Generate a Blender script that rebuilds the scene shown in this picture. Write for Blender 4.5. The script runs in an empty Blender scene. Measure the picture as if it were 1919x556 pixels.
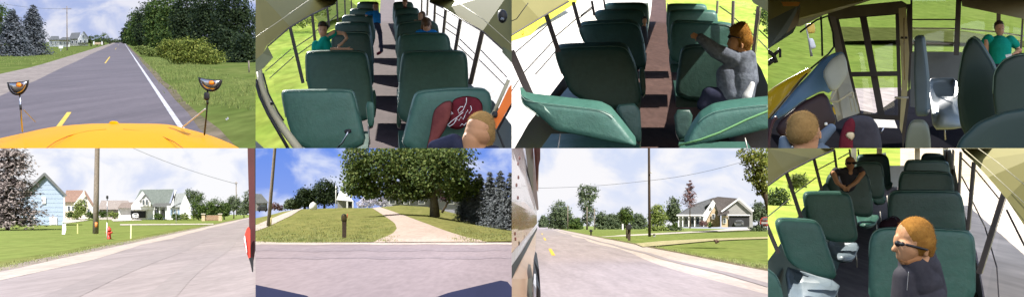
import bpy, bmesh, math, random
import numpy as np
from mathutils import Vector, Matrix

# ------------------------------------------------------------------ camera, sky, exposure
SC = bpy.context.scene
R_ = math.radians
FOC = 2000.0                    # focal length in photo pixels (photo is 1919 wide)
cam_d = bpy.data.cameras.new('camera'); cam = bpy.data.objects.new('camera', cam_d)
SC.collection.objects.link(cam); SC.camera = cam
cam_d.sensor_width = 36.0; cam_d.lens = 36.0*FOC/1919.0; cam_d.clip_start = 0.1; cam_d.clip_end = 20000
cam.location = (0, 0, 0); cam.rotation_euler = (R_(90), 0, 0)
W = bpy.data.worlds.new('World'); SC.world = W; W.use_nodes = True
nt = W.node_tree; sky = nt.nodes.new('ShaderNodeTexSky'); sky.sky_type = 'NISHITA'; sky.sun_disc = False
sky.sun_elevation = R_(48); sky.sun_rotation = R_(160); sky.air_density = 1.0; sky.dust_density = 1.5
bg = nt.nodes['Background']; bg.inputs[1].default_value = 0.15
nt.links.new(sky.outputs[0], bg.inputs[0])
SC.view_settings.view_transform = 'Standard'; SC.view_settings.look = 'None'
SC.view_settings.exposure = 1.0; SC.view_settings.gamma = 1.0
EXP = 2**1.0
SC.cycles.max_bounces = 8; SC.cycles.transparent_max_bounces = 24
try: SC.cycles.use_denoising = True
except Exception: pass

# ------------------------------------------------------------------ the eight places
# The photograph is a sheet of eight pictures of eight places.  Each place is a long set of its own,
# sheared and stretched in depth about the camera to fit its panel, with its own daylight.  z is the distance into a place in the metres of a
# virtual 300 px lens; points sit KD times deeper on their image pixels' lines of sight; widths keep their real size.
FL = 300.0; KD = FOC/FL
class Place:
    def __init__(s, name, u0, u1, v0, v1, vp, h, sun, power):
        s.name, s.u0, s.u1, s.v0, s.v1, s.vp, s.h = name, u0, u1, v0, v1, vp, h
        s.coll = bpy.data.collections.new(name); SC.collection.children.link(s.coll)
        l = bpy.data.lights.new('sun', 'SUN'); l.energy = power; l.angle = R_(0.6); l.color = (1.0, 0.95, 0.87)
        o = bpy.data.objects.new('sun', l); SC.collection.objects.link(o)
        o.rotation_euler = Vector(sun).normalized().to_track_quat('Z', 'Y').to_euler()
        o.location = (0, 0, 50)
        o.light_linking.receiver_collection = s.coll; o.light_linking.blocker_collection = s.coll
        s.planes = [(Vector((1, -(u0-959.5)/FOC, 0)), ), (Vector((-1, (u1-959.5)/FOC, 0)), ),
                    (Vector((0, (278-v0)/FOC, -1)), ), (Vector((0, -(278-v1)/FOC, 1)), )]
    def p(s, u, v, z, dy=0.0):
        D = KD*z + dy
        return Vector(((u-959.5)/FOC*D, D, (278-v)/FOC*D))
    def gz(s, v): return s.h*FL/max(v-s.vp[1], 0.25)
    def gp(s, u, v, up=0.0):
        q = s.p(u, v, s.gz(v)); q.z += up; return q
    def g(s, X, Y, Z=0.0): return s.p(s.vp[0]+FL*X/Y, s.vp[1]-FL*(Z-s.h)/Y, Y)
    def m(s, z): return z/FL           # metres per photo pixel at distance z

Pl = {}
def place(k, *a): Pl[k] = Place(*a)
place(1, 'road ahead',      -60, 479, -60,  277.5, (229, 75), 2.6, (0.62, -0.42, 0.80), 2.5)
place(2, 'cabin front',     479, 959, -60,  277.5, (721, -20), 2.6, (-0.45, 0.72, 0.52), 5.0)
place(3, 'cabin middle',    959, 1439, -60, 277.5, (1232, -30), 2.6, (0.60, -0.22, 0.74), 5.0)
place(4, 'entrance',        1439, 1979, -60, 277.5, (1600, -60), 2.6, (0.14, 0.88, 0.42), 5.0)
place(5, 'left side street',-60, 479, 277.5, 616,  (500, 400), 2.4, (-0.10, -0.62, 0.72), 5.0)
place(6, 'driveway',        479, 959, 277.5, 616,  (720, 385), 2.4, (-0.60, -0.35, 0.80), 4.6)
place(7, 'right side street',959, 1439, 277.5, 616, (1007, 421), 2.4, (0.35, -0.60, 0.72), 5.0)
place(8, 'cabin rear',      1439, 1979, 277.5, 616, (1690, 250), 2.6, (-0.50, 0.28, 0.84), 5.0)

# ------------------------------------------------------------------ materials
def N(t, kind, **kw):
    n = t.nodes.new(kind)
    for k, v in kw.items(): setattr(n, k, v)
    return n
MATS = {}
def mat(name, c1, c2=None, rough=0.7, scale=3.0, spec=0.3, metal=0.0, bump=0.0, stretch=True, coat=0.0, detail=6, sheen=0.0, fine=0.0, famp=.2, streak=0.0, contrast=(0.35, 0.65)):
    if name in MATS: return MATS[name]
    m = bpy.data.materials.new(name); m.use_nodes = True; t = m.node_tree; b = t.nodes['Principled BSDF']
    b.inputs['Roughness'].default_value = rough; b.inputs['Metallic'].default_value = metal
    b.inputs['Specular IOR Level'].default_value = spec if rough < .85 else 0.0; b.inputs['Coat Weight'].default_value = coat
    c1 = (*c1, 1)
    if c2 is None: c2 = tuple(x*0.8 for x in c1[:3])
    tc = N(t, 'ShaderNodeTexCoord'); mp = N(t, 'ShaderNodeMapping')
    t.links.new(tc.outputs['Object'], mp.inputs[0])
    if stretch: mp.inputs['Scale'].default_value = (1, 1/KD, 1)
    n1 = N(t, 'ShaderNodeTexNoise'); n1.inputs['Scale'].default_value = scale; n1.inputs['Detail'].default_value = detail
    n1.inputs['Roughness'].default_value = 0.65
    t.links.new(mp.outputs[0], n1.inputs['Vector'])
    r = N(t, 'ShaderNodeMapRange'); r.inputs[1].default_value, r.inputs[2].default_value = contrast
    t.links.new(n1.outputs[0], r.inputs[0])
    mx = N(t, 'ShaderNodeMix', data_type='RGBA'); mx.inputs[6].default_value = c1; mx.inputs[7].default_value = (*c2[:3], 1)
    t.links.new(r.outputs[0], mx.inputs[0])
    out = mx.outputs[2]
    if fine:
        n2 = N(t, 'ShaderNodeTexNoise'); n2.inputs['Scale'].default_value = fine; n2.inputs['Detail'].default_value = 3
        t.links.new(mp.outputs[0], n2.inputs['Vector'])
        r2 = N(t, 'ShaderNodeMapRange'); r2.inputs[1].default_value = .3; r2.inputs[2].default_value = .7; r2.inputs[3].default_value = 1-famp; r2.inputs[4].default_value = 1+famp
        t.links.new(n2.outputs[0], r2.inputs[0])
        vm = N(t, 'ShaderNodeVectorMath', operation='SCALE'); t.links.new(out, vm.inputs[0]); t.links.new(r2.outputs[0], vm.inputs['Scale'])
        out = vm.outputs[0]
    if streak:
        mp2 = N(t, 'ShaderNodeMapping'); mp2.inputs['Scale'].default_value = (1.1, .012/KD, 1); t.links.new(tc.outputs['Object'], mp2.inputs[0])
        n3 = N(t, 'ShaderNodeTexNoise'); n3.inputs['Scale'].default_value = 1.0; n3.inputs['Detail'].default_value = 3; t.links.new(mp2.outputs[0], n3.inputs['Vector'])
        r3 = N(t, 'ShaderNodeMapRange'); r3.inputs[1].default_value = .32; r3.inputs[2].default_value = .68; r3.inputs[3].default_value = 1-streak; r3.inputs[4].default_value = 1+streak
        t.links.new(n3.outputs[0], r3.inputs[0])
        vm = N(t, 'ShaderNodeVectorMath', operation='SCALE'); t.links.new(out, vm.inputs[0]); t.links.new(r3.outputs[0], vm.inputs['Scale']); out = vm.outputs[0]
    t.links.new(out, b.inputs['Base Color'])
    if bump:
        bn = N(t, 'ShaderNodeBump'); bn.inputs['Strength'].default_value = bump; bn.inputs['Distance'].default_value = 0.05
        t.links.new(n1.outputs[0], bn.inputs['Height']); t.links.new(bn.outputs[0], b.inputs['Normal'])
    MATS[name] = m; return m
def leafmat(name, c1, c2, c3):
    if name in MATS: return MATS[name]
    m = bpy.data.materials.new(name); m.use_nodes = True; t = m.node_tree; b = t.nodes['Principled BSDF']
    g = N(t, 'ShaderNodeNewGeometry'); cr = N(t, 'ShaderNodeValToRGB')
    cr.color_ramp.elements[0].color = (*c1, 1); cr.color_ramp.elements[1].color = (*c3, 1)
    e = cr.color_ramp.elements.new(0.55); e.color = (*c2, 1)
    t.links.new(g.outputs['Random Per Island'], cr.inputs[0]); t.links.new(cr.outputs[0], b.inputs['Base Color'])
    b.inputs['Roughness'].default_value = 0.65; b.inputs['Specular IOR Level'].default_value = 0.25
    tr = N(t, 'ShaderNodeBsdfTranslucent'); t.links.new(cr.outputs[0], tr.inputs[0])
    ms = N(t, 'ShaderNodeMixShader'); ms.inputs[0].default_value = 0.28
    t.links.new(b.outputs[0], ms.inputs[1]); t.links.new(tr.outputs[0], ms.inputs[2])
    t.links.new(ms.outputs[0], t.nodes['Material Output'].inputs[0])
    MATS[name] = m; return m
def skymat(name, blue, white, lo, hi, scale, seed, low=None):
    m = bpy.data.materials.new(name); m.use_nodes = True; t = m.node_tree; t.nodes.remove(t.nodes['Principled BSDF'])
    tc = N(t, 'ShaderNodeTexCoord'); mp = N(t, 'ShaderNodeMapping'); mp.inputs['Scale'].default_value = (1.7, 1, 1.9); mp.inputs['Location'].default_value = (seed, seed*1.7, seed*.3)
    t.links.new(tc.outputs['Generated'], mp.inputs[0])
    n = N(t, 'ShaderNodeTexNoise'); n.inputs['Scale'].default_value = scale; n.inputs['Detail'].default_value = 5; n.inputs['Roughness'].default_value = .55
    n.inputs['Distortion'].default_value = .4
    t.links.new(mp.outputs[0], n.inputs['Vector'])
    r = N(t, 'ShaderNodeMapRange', interpolation_type='SMOOTHSTEP'); r.inputs[1].default_value = lo; r.inputs[2].default_value = hi
    t.links.new(n.outputs[0], r.inputs[0])
    sx = N(t, 'ShaderNodeSeparateXYZ'); t.links.new(tc.outputs['Generated'], sx.inputs[0])
    mx = N(t, 'ShaderNodeMix', data_type='RGBA'); mx.inputs[7].default_value = (*white, 1)
    gr = N(t, 'ShaderNodeMix', data_type='RGBA'); gr.inputs[6].default_value = (*(low or blue), 1); gr.inputs[7].default_value = (*blue, 1)
    t.links.new(sx.outputs[2], gr.inputs[0]); t.links.new(gr.outputs[2], mx.inputs[6])
    t.links.new(r.outputs[0], mx.inputs[0])
    em = N(t, 'ShaderNodeEmission'); em.inputs[1].default_value = 1/EXP
    t.links.new(mx.outputs[2], em.inputs[0]); t.links.new(em.outputs[0], t.nodes['Material Output'].inputs[0])
    return m
def glassmat():
    m = bpy.data.materials.new('window_glass'); m.use_nodes = True; t = m.node_tree; t.nodes.remove(t.nodes['Principled BSDF'])
    tr = N(t, 'ShaderNodeBsdfTransparent'); tr.inputs[0].default_value = (.96, .97, .96, 1)
    gl = N(t, 'ShaderNodeBsdfGlossy'); gl.inputs['Roughness'].default_value = .03
    ms = N(t, 'ShaderNodeMixShader'); ms.inputs[0].default_value = .05
    t.links.new(tr.outputs[0], ms.inputs[1]); t.links.new(gl.outputs[0], ms.inputs[2]); t.links.new(ms.outputs[0], t.nodes['Material Output'].inputs[0])
    return m
GLASS = glassmat()

# ------------------------------------------------------------------ building helpers
def tag(o, label=None, cat=None, group=None, kind=None):
    if label: o['label'] = label
    if cat: o['category'] = cat
    if group: o['group'] = group
    if kind: o['kind'] = kind
    return o
def thing(S, name, label, cat, loc, group=None):
    o = bpy.data.objects.new(name, None); S.coll.objects.link(o); o.location = loc; o.empty_display_size = .2
    return tag(o, label, cat, group)
def mesh(S, name, V, F, m, parent=None, label=None, cat=None, group=None, kind=None, smooth=False, clip=True, thin=False):
    """V are points of the place itself; the mesh is cut where the place ends."""
    bm = bmesh.new()
    vs = [bm.verts.new(v) for v in V]
    for f in F:
        try: bm.faces.new([vs[i] for i in f])
        except ValueError: pass
    if clip:
        for (n,) in S.planes:
            if any(n.dot(v.co) < -1e-6 for v in bm.verts):
                bmesh.ops.bisect_plane(bm, geom=bm.verts[:]+bm.edges[:]+bm.faces[:], plane_co=(0, 0, 0), plane_no=-n, clear_outer=True, clear_inner=False)
    if not bm.faces: bm.free(); return None
    bm.normal_update()
    if not thin: bmesh.ops.recalc_face_normals(bm, faces=bm.faces)
    if parent is not None: org = parent.matrix_basis.translation if parent.parent is None else parent.parent.matrix_basis.translation + parent.matrix_basis.translation
    else:
        c = [v.co for v in bm.verts]; org = Vector((sum(v.x for v in c)/len(c), sum(v.y for v in c)/len(c), min(v.z for v in c)))
    for v in bm.verts: v.co -= org
    if smooth:
        for f in bm.faces: f.smooth = True
    me = bpy.data.meshes.new(name); bm.to_mesh(me); bm.free(); me.materials.append(m)
    if smooth and smooth != True: 
        pass
    o = bpy.data.objects.new(name, me); S.coll.objects.link(o)
    if parent is not None: o.parent = parent
    else: o.location = org
    return tag(o, label, cat, group, kind)
def pts(S, L): return [S.p(*q) for q in L]
def slab(S, name, L, t, m, parent=None, lift=(0, 0), **kw):
    """outline L of (u,v,z), given thickness t metres going away (lift: the far face moves by so many px)"""
    n = len(L); V = [S.p(*q) for q in L] + [S.p(q[0]+lift[0], q[1]+lift[1], q[2], t) for q in L]
    F = [tuple(range(n)), tuple(range(2*n-1, n-1, -1))] + [(i, (i+1) % n, n+(i+1) % n, n+i) for i in range(n)]
    return mesh(S, name, V, F, m, parent, **kw)
def rect(S, name, u0, v0, u1, v1, z, t, m, parent=None, **kw):
    return slab(S, name, [(u0, v0, z), (u1, v0, z), (u1, v1, z), (u0, v1, z)], t, m, parent, **kw)
def tube_geo(P, R, k=8, caps=True):
    V, F = [], []; n = len(P)
    for i in range(n):
        d = (P[min(i+1, n-1)]-P[max(i-1, 0)]).normalized()
        a = d.cross(Vector((0, 1, 0)))
        if a.length < .05: a = d.cross(Vector((0, 0, 1)))
        a.normalize(); b = d.cross(a).normalized()
        for j in range(k):
            w = 2*math.pi*j/k; V.append(P[i]+(a*math.cos(w)+b*math.sin(w))*R[i])
    for i in range(n-1):
        for j in range(k): F.append((i*k+j, i*k+(j+1) % k, (i+1)*k+(j+1) % k, (i+1)*k+j))
    if caps: F += [tuple(range(k-1, -1, -1)), tuple((n-1)*k+j for j in range(k))]
    return V, F
def tube(S, name, L, rpx, m, parent=None, k=8, **kw):
    P = [S.p(*q) for q in L]; R = [(rpx[i] if isinstance(rpx, (list, tuple)) else rpx)*L[i][2]/FL for i in range(len(L))]
    V, F = tube_geo(P, R, k); kw.setdefault('smooth', True)
    return mesh(S, name, V, F, m, parent, **kw)
def bar(S, name, a, b, w, m, parent=None, t=None, **kw):
    """straight bar of width w px, with square section"""
    d = Vector((b[0]-a[0], b[1]-a[1])).normalized(); nx, ny = -d.y*w/2, d.x*w/2
    L = [(a[0]+nx, a[1]+ny, a[2]), (b[0]+nx, b[1]+ny, b[2]), (b[0]-nx, b[1]-ny, b[2]), (a[0]-nx, a[1]-ny, a[2])]
    return slab(S, name, L, t or w*a[2]/FL, m, parent, **kw)
def chaikin(L, it=2, q=.25):
    for _ in range(it):
        M = []
        for i in range(len(L)):
            a, b = L[i], L[(i+1) % len(L)]
            M += [tuple(x*(1-q)+y*q for x, y in zip(a, b)), tuple(x*q+y*(1-q) for x, y in zip(a, b))]
        L = M
    return L
def pad(S, name, L, z, t, m, parent=None, lift=(0, 0), rnd=2, bulge=.02, q=.2, **kw):
    """upholstered slab: rounded outline, soft rim, slightly bulging face"""
    L = [(p[0], p[1], p[2] if len(p) > 2 else z) for p in L]
    if rnd: L = chaikin(L, rnd, q)
    n = len(L); cu = sum(p[0] for p in L)/n; cv = sum(p[1] for p in L)/n
    rings = [(.55, -bulge*1.25, 0), (.85, -bulge, 0), (.955, -bulge*.35, 0), (.988, .012, .06), (1, .035, .25), (1, t-.03, .9), (.985, t-.008, 1.0), (.95, t, 1.0)]
    V, F = [], []
    for s, d, l in rings:
        for p in L: V.append(S.p(cu+(p[0]-cu)*s+lift[0]*l, cv+(p[1]-cv)*s+lift[1]*l, p[2], d))
    F.append(tuple(range(n)))
    for k in range(len(rings)-1):
        for i in range(n): F.append((k*n+i, k*n+(i+1) % n, (k+1)*n+(i+1) % n, (k+1)*n+i))
    F.append(tuple((len(rings)-1)*n+i for i in range(n-1, -1, -1)))
    return mesh(S, name, V, F, m, parent, smooth=True, **kw)
def sheet(S, name, rows, m, nu=12, **kw):
    """ground sheet from rows of (u,v,z) polylines with equal counts"""
    n = len(rows[0]); V = [S.p(*q) for r in rows for q in r]
    F = [(i*n+j, i*n+j+1, (i+1)*n+j+1, (i+1)*n+j) for i in range(len(rows)-1) for j in range(n-1)]
    return mesh(S, name, V, F, m, kind=kw.pop('kind', 'structure'), thin=True, **kw)
def strip(S, name, x0, x1, Ys, m, up, parent=None, kind='structure', **kw):
    """flat strip of road/ground between two lateral positions (numbers or functions of distance)"""
    f0 = x0 if callable(x0) else (lambda y: x0); f1 = x1 if callable(x1) else (lambda y: x1)
    V = []; F = []
    for y in Ys: V += [S.g(f0(y), y, up), S.g(f1(y), y, up)]
    for i in range(len(Ys)-1): F.append((2*i, 2*i+1, 2*i+3, 2*i+2))
    return mesh(S, name, V, F, m, parent, kind=kind, thin=True, **kw)
def geo(a, b, n): return [a*(b/a)**(i/(n-1)) for i in range(n)]

# ---- foliage
def leaf_quads(C, Nrm, size, rng, asp=.62):
    n = len(C); Nrm = Nrm/np.linalg.norm(Nrm, axis=1, keepdims=True)
    r = rng.normal(size=(n, 3)); T = np.cross(Nrm, r); T /= np.linalg.norm(T, axis=1, keepdims=True)+1e-9
    B = np.cross(Nrm, T); s = size*rng.uniform(.6, 1.35, size=(n, 1))
    V = np.stack([C-T*s, C-B*s*asp, C+T*s, C+B*s*asp], axis=1).reshape(-1, 3)
    return V, [(4*i, 4*i+1, 4*i+2, 4*i+3) for i in range(n)]
def cloud(ells, n, leaf, rng, clump=.22, up=.5, per=14):
    vol = np.array([(e[3]*e[4]*e[5])**(2/3) for e in ells]); vol /= vol.sum(); Cs, Ns = [], []
    for e, w in zip(ells, vol):
        k = max(3, int(n*w/per)); d = rng.normal(size=(k, 3)); d /= np.linalg.norm(d, axis=1, keepdims=True)
        rad = rng.uniform(.25, 1, size=(k, 1))**.45; R = np.array(e[3:6]); c = np.array(e[:3])+d*R*rad
        cs = R.mean()*clump*rng.uniform(.6, 1.3, size=(k, 1, 1))
        off = rng.normal(size=(k, per, 3))*cs*np.array([1, 1, .75]); q = (c[:, None, :]+off).reshape(-1, 3)
        nn = np.repeat(d, per, axis=0)*.6+rng.normal(size=q.shape)*.55+np.array([0, 0, up]); Cs.append(q); Ns.append(nn)
    C = np.concatenate(Cs); return leaf_quads(C, np.concatenate(Ns), leaf, rng)
BARK = mat('bark', (.10, .075, .055), (.05, .04, .03), .9, 4, bump=.4)
def tree(S, name, label, base, ells, m, n=3000, leaf=2.2, trunk=4, group=None, cat='tree', deep=1.0, clump=.22, seed=0, limbs=True, bark=None, crown='crown', up=.5, per=14, aim=None):
    """base=(u,v,z) px; ells [(u,v,ru,rv)] px; leaf, trunk radius px"""
    u, v, z = base; s = z/FL; rng = np.random.default_rng(seed+int(u*7+v))
    root = thing(S, name, label, cat, S.p(u, v, z), group); E = []
    for k, e in enumerate(ells):
        rx, rz = e[2]*s, e[3]*s; ry = (rx+rz)/2*deep; oy = (e[4] if len(e) > 4 else rng.uniform(-.5, .5))*ry*.6
        c = S.p(e[0], e[1], z, oy); E.append((c.x, c.y, c.z, rx, ry, rz))
    V, F = cloud(E, n, leaf*s, rng, clump, up, per)
    mesh(S, crown, [Vector(q) for q in V], F, m, root, thin=True)
    if trunk:
        b = S.p(u, v, z); top = max(e[2] for e in E); cm = np.mean([e[:3] for e in E], axis=0) if aim is None else np.array(S.p(*aim, z))
        P = [b, b.lerp(Vector(cm), .35)+Vector((rng.normal()*.3*s, 0, 0)), b.lerp(Vector(cm), .75), Vector((cm[0], cm[1], top))]
        Vt, Ft = tube_geo(P, [trunk*1.35*s, trunk*s, trunk*.7*s, trunk*.25*s], 8)
        if limbs:
            for e in E:
                a = P[1].lerp(P[2], rng.uniform(.2, .9)); Q = [a, a.lerp(Vector(e[:3]), .5)+Vector((0, 0, .1*e[5])), Vector(e[:3])+Vector((0, 0, e[5]*.5))]
                V2, F2 = tube_geo(Q, [trunk*.5*s, trunk*.34*s, trunk*.12*s], 6); o = len(Vt); Vt += V2; Ft += [tuple(i+o for i in f) for f in F2]
        mesh(S, 'trunk', Vt, Ft, bark or BARK, root, smooth=True)
    return root
def conifer(S, name, label, base, vtop, w, m, n=2600, leaf=3, group=None, seed=0, droop=.35, tiers=13, bare=.04, cat='tree', power=.85, crown='crown'):
    u, v, z = base; s = z/FL; rng = np.random.default_rng(seed+int(u*5)); root = thing(S, name, label, cat, S.p(u, v, z), group)
    H = (v-vtop)*s; Wd = w*s; b = S.p(u, v, z); C, Nn, T = [], [], []
    nb = max(40, n//16)
    for i in range(nb):
        t = rng.uniform(0, 1)**.72; t = (math.floor(t*tiers)+rng.uniform(.1, .75))/tiers
        R = Wd*(t**power)*rng.uniform(.7, 1.12); ph = rng.uniform(0, 2*math.pi); zz = H*(1-bare)*(1-t)+H*bare
        for j in range(16):
            q = (j+rng.uniform(0, 1))/16; r = R*q**.7; x, y = math.cos(ph)*r, math.sin(ph)*r
            sp = .10*R+.03*Wd
            C.append((b.x+x+rng.normal()*sp, b.y+y+rng.normal()*sp, b.z+zz-droop*r*(.5+.5*q)+rng.normal()*sp*.5)); Nn.append((math.cos(ph)*.4+rng.normal()*.35, math.sin(ph)*.4+rng.normal()*.35, .9))
    V, F = leaf_quads(np.array(C), np.array(Nn), leaf*s, rng, .45)
    mesh(S, crown, [Vector(q) for q in V], F, m, root, thin=True)
    Vt, Ft = tube_geo([b, b+Vector((0, 0, H*.96))], [Wd*.07, Wd*.008], 7); mesh(S, 'trunk', Vt, Ft, BARK, root, smooth=True)
    return root
def tufts(S, name, label, base_pts, h, n, m, rng, spread=.3, wid=.03):
    """long grass: thin blades round given ground points"""
    V, F = [], []
    for b in base_pts:
        for _ in range(n):
            q = Vector(b)+Vector((rng.gauss(0, spread), rng.gauss(0, spread*2), 0)); hh = h*rng.uniform(.5, 1.2); a = rng.uniform(0, 6.28); w = wid*rng.uniform(.7, 1.4)
            d = Vector((math.cos(a)*w, math.sin(a)*w, 0)); tip = q+Vector((rng.gauss(0, hh*.3), rng.gauss(0, hh*.3), hh)); i = len(V)
            V += [q-d, q+d, tip]; F.append((i, i+1, i+2))
    return mesh(S, name, V, F, m, thin=True, kind='stuff', label=label, cat='grass')

# ---- bodies
def blob(S, name, z, caps, m, parent, vox=1.0, it=7, extra=0):
    """one continuous surface from tapered limbs: caps of (u1,v1,r1, u2,v2,r2[, dy1, dy2]) in px, dy in px too"""
    s = z/FL; bm = bmesh.new()
    for c in caps:
        u1, v1, r1, u2, v2, r2 = c[:6]; d1, d2 = (c[6], c[7]) if len(c) > 7 else ((c[6], c[6]) if len(c) > 6 else (0, 0))
        L = math.dist((u1, v1, d1), (u2, v2, d2)); k = max(1, int(L/max(.2*min(r1, r2), .4)))
        for i in range(k+1):
            t = i/k; c_ = S.p(u1+(u2-u1)*t, v1+(v2-v1)*t, z); c_.y += (d1+(d2-d1)*t)*s
            bmesh.ops.create_icosphere(bm, subdivisions=3 if max(r1, r2) > 11 else (2 if max(r1, r2) > 1.6 else 1), radius=(r1+(r2-r1)*t)*s, matrix=Matrix.Translation(c_))
    me = bpy.data.meshes.new('tmp'); bm.to_mesh(me); bm.free()
    o = bpy.data.objects.new('tmp', me); SC.collection.objects.link(o)
    a = o.modifiers.new('r', 'REMESH'); a.mode = 'VOXEL'; a.voxel_size = vox*s
    b = o.modifiers.new('s', 'SMOOTH'); b.factor = .5; b.iterations = it
    dg = bpy.context.evaluated_depsgraph_get(); em = bpy.data.meshes.new_from_object(o.evaluated_get(dg))
    V = [v.co.copy() for v in em.vertices]; F = [tuple(p.vertices) for p in em.polygons]
    bpy.data.objects.remove(o); bpy.data.meshes.remove(em); bpy.data.meshes.remove(me)
    return mesh(S, name, V, F, m, parent, smooth=True)
def hand_caps(u, v, du, dv, r, spread=1.0, dy=0):
    """palm and five fingers pointing along (du,dv)"""
    L = math.hypot(du, dv); du, dv = du/L, dv/L; nx, ny = -dv, du; out = [(u, v, r, u+du*r*1.2, v+dv*r*1.2, r*1.02, dy)]
    for i, ln in zip((-1.5, -.5, .5, 1.5), (1.5, 1.9, 1.8, 1.3)):
        bu, bv = u+du*r*1.4+nx*i*r*.55, v+dv*r*1.4+ny*i*r*.55
        mu, mv = bu+du*r*ln*.6+nx*i*r*.15*spread, bv+dv*r*ln*.6+ny*i*r*.15*spread
        out += [(bu, bv, r*.34, mu, mv, r*.31, dy-r*.25), (mu, mv, r*.31, mu+du*r*ln*.5, mv+dv*r*ln*.5, r*.25, dy-r*.25, dy)]
    out.append((u-nx*r*.8, v-ny*r*.8, r*.4, u-nx*r*1.7+du*r*1.0, v-ny*r*1.7+dv*r*1.0, r*.3, dy))
    return out

# ================================================================== shared outdoor materials
GRASS = mat('lawn', (.14, .165, .05), (.085, .125, .03), .9, .35, bump=.25, fine=2.2, contrast=(.3, .7))
GRASS_DRY = mat('lawn_dry', (.20, .20, .075), (.12, .16, .045), .9, .30, bump=.25, fine=2.0, contrast=(.3, .7))
ASPH_D = mat('asphalt_worn', (.145, .121, .130), (.112, .094, .102), .8, .35, bump=.04, fine=9, famp=.1, streak=.14, contrast=(.3, .7))
ASPH_L = mat('asphalt_dusty', (.335, .295, .31), (.27, .24, .255), .9, .20, bump=.03, fine=5, famp=.08, streak=.10, contrast=(.3, .7))
GRAVEL = mat('gravel', (.30, .26, .235), (.22, .19, .175), .95, 1.2, bump=.3, fine=7)
GRAVEL_L = mat('gravel_pale', (.47, .41, .39), (.40, .35, .33), .95, .9, bump=.1, fine=5, famp=.12)
DIRT = mat('dirt_edge', (.19, .155, .115), (.11, .10, .06), .95, 1.5, bump=.3, fine=5)
CONC = mat('concrete_pale', (.52, .48, .44), (.44, .41, .37), .9, 1.0, fine=3)
LINE_W = mat('road_paint_white', (.62, .60, .60), (.45, .43, .44), .6, 3, fine=8)
LINE_Y = mat('road_paint_yellow', (.72, .50, .05), (.58, .40, .06), .6, 3, fine=8)
YEL = mat('bus_yellow_paint', (.76, .32, .002), (.72, .295, .002), .5, .6, spec=.06, detail=3)
BLACK = mat('black_rubber', (.012, .012, .014), (.02, .02, .022), .55, 4)
CHROME = mat('steel_tube', (.55, .55, .58), (.4, .4, .44), .3, 4, metal=1)
AMBER = mat('amber_reflection_tint', (.9, .30, .02), (.8, .22, .01), .2, 3, spec=.6)
WOOD = mat('weathered_pole_wood', (.26, .22, .19), (.17, .145, .125), .9, 5, bump=.2)
WOOD_D = mat('dark_pole_wood', (.075, .055, .045), (.05, .038, .032), .9, 5, bump=.2)
WIRE = mat('wire', (.10, .10, .11), (.08, .08, .09), .6, 2)
WHITE = mat('white_siding', (.74, .74, .75), (.66, .66, .68), .7, 1.2)
ROOF_G = mat('grey_shingles', (.14, .148, .152), (.10, .104, .108), .9, 2.2, bump=.2, fine=6)
ROOF_B = mat('brown_shingles', (.27, .18, .15), (.20, .13, .11), .9, 2.2, bump=.2, fine=6)
BLUE_S = mat('blue_siding', (.29, .355, .46), (.265, .325, .425), .8, 1.0)
TAN_S = mat('tan_siding', (.55, .47, .38), (.48, .41, .33), .8, 1.0)
GREY_S = mat('grey_siding', (.27, .265, .26), (.235, .23, .228), .8, 1.0)
STONE = mat('pale_stone', (.50, .40, .28), (.36, .28, .19), .9, 3, bump=.4, fine=5)
DARKIN = mat('dark_interior', (.02, .02, .022), (.03, .03, .032), .8, 2)
PANE = mat('dark_window_glass', (.05, .06, .075), (.09, .10, .12), .08, 1.0, spec=.7)
RED = mat('red_paint', (.62, .05, .03), (.48, .04, .025), .4, 3, spec=.5)
LF_G = leafmat('leaves_green', (.030, .062, .014), (.060, .105, .022), (.115, .155, .035))
LF_D = leafmat('leaves_dark', (.012, .024, .010), (.024, .042, .016), (.050, .075, .026))
LF_V = leafmat('leaves_vine', (.085, .125, .02), (.17, .205, .035), (.27, .285, .06))
LF_Y = leafmat('leaves_light', (.10, .145, .03), (.18, .23, .06), (.28, .32, .10))
LF_S = leafmat('needles_blue', (.085, .10, .112), (.135, .152, .17), (.205, .22, .25))
LF_P = leafmat('needles_mauve', (.10, .082, .082), (.22, .185, .18), (.40, .35, .34))
LF_F = leafmat('leaves_far_hazed', (.058, .085, .045), (.09, .122, .062), (.135, .165, .085))  # paler, greyer green puts distance haze into the leaf colour
LF_M = leafmat('leaves_maple', (.030, .055, .014), (.072, .115, .028), (.175, .21, .065))
LF_R = leafmat('leaves_plum', (.10, .045, .05), (.16, .085, .085), (.24, .15, .14))
LF_L = leafmat('blossom_pale', (.45, .42, .52), (.62, .60, .70), (.80, .78, .86))
rng = random.Random(5)
def skyback(S, label, m, z=430):
    L = [(S.u0, S.v0), (S.u1, S.v0), (S.u1, S.v1), (S.u0, S.v1)]
    return mesh(S, 'sky', [S.p(a, b, z) for a, b in L], [(0, 1, 2, 3)], m, kind='structure', label=label, cat='sky', thin=True)
def window(S, u0, v0, u1, v1, z, parent, fm=WHITE, pm=PANE, fw=1.0, name='window'):
    w = rect(S, name, u0, v0, u1, v1, z-.02, .05, fm, parent)
    rect(S, 'pane', u0+fw, v0+fw, u1-fw, v1-fw, z-.03, .04, pm, w)
def wires(S, name, label, pts_, r, sag=4, n=10):
    (u0, v0, z0), (u1, v1, z1) = pts_
    L = [(u0+(u1-u0)*t, v0+(v1-v0)*t+sag*4*t*(1-t), z0+(z1-z0)*t) for t in [i/n for i in range(n+1)]]
    tube(S, name, L, r, WIRE, k=5, label=label, cat='wire')

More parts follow.
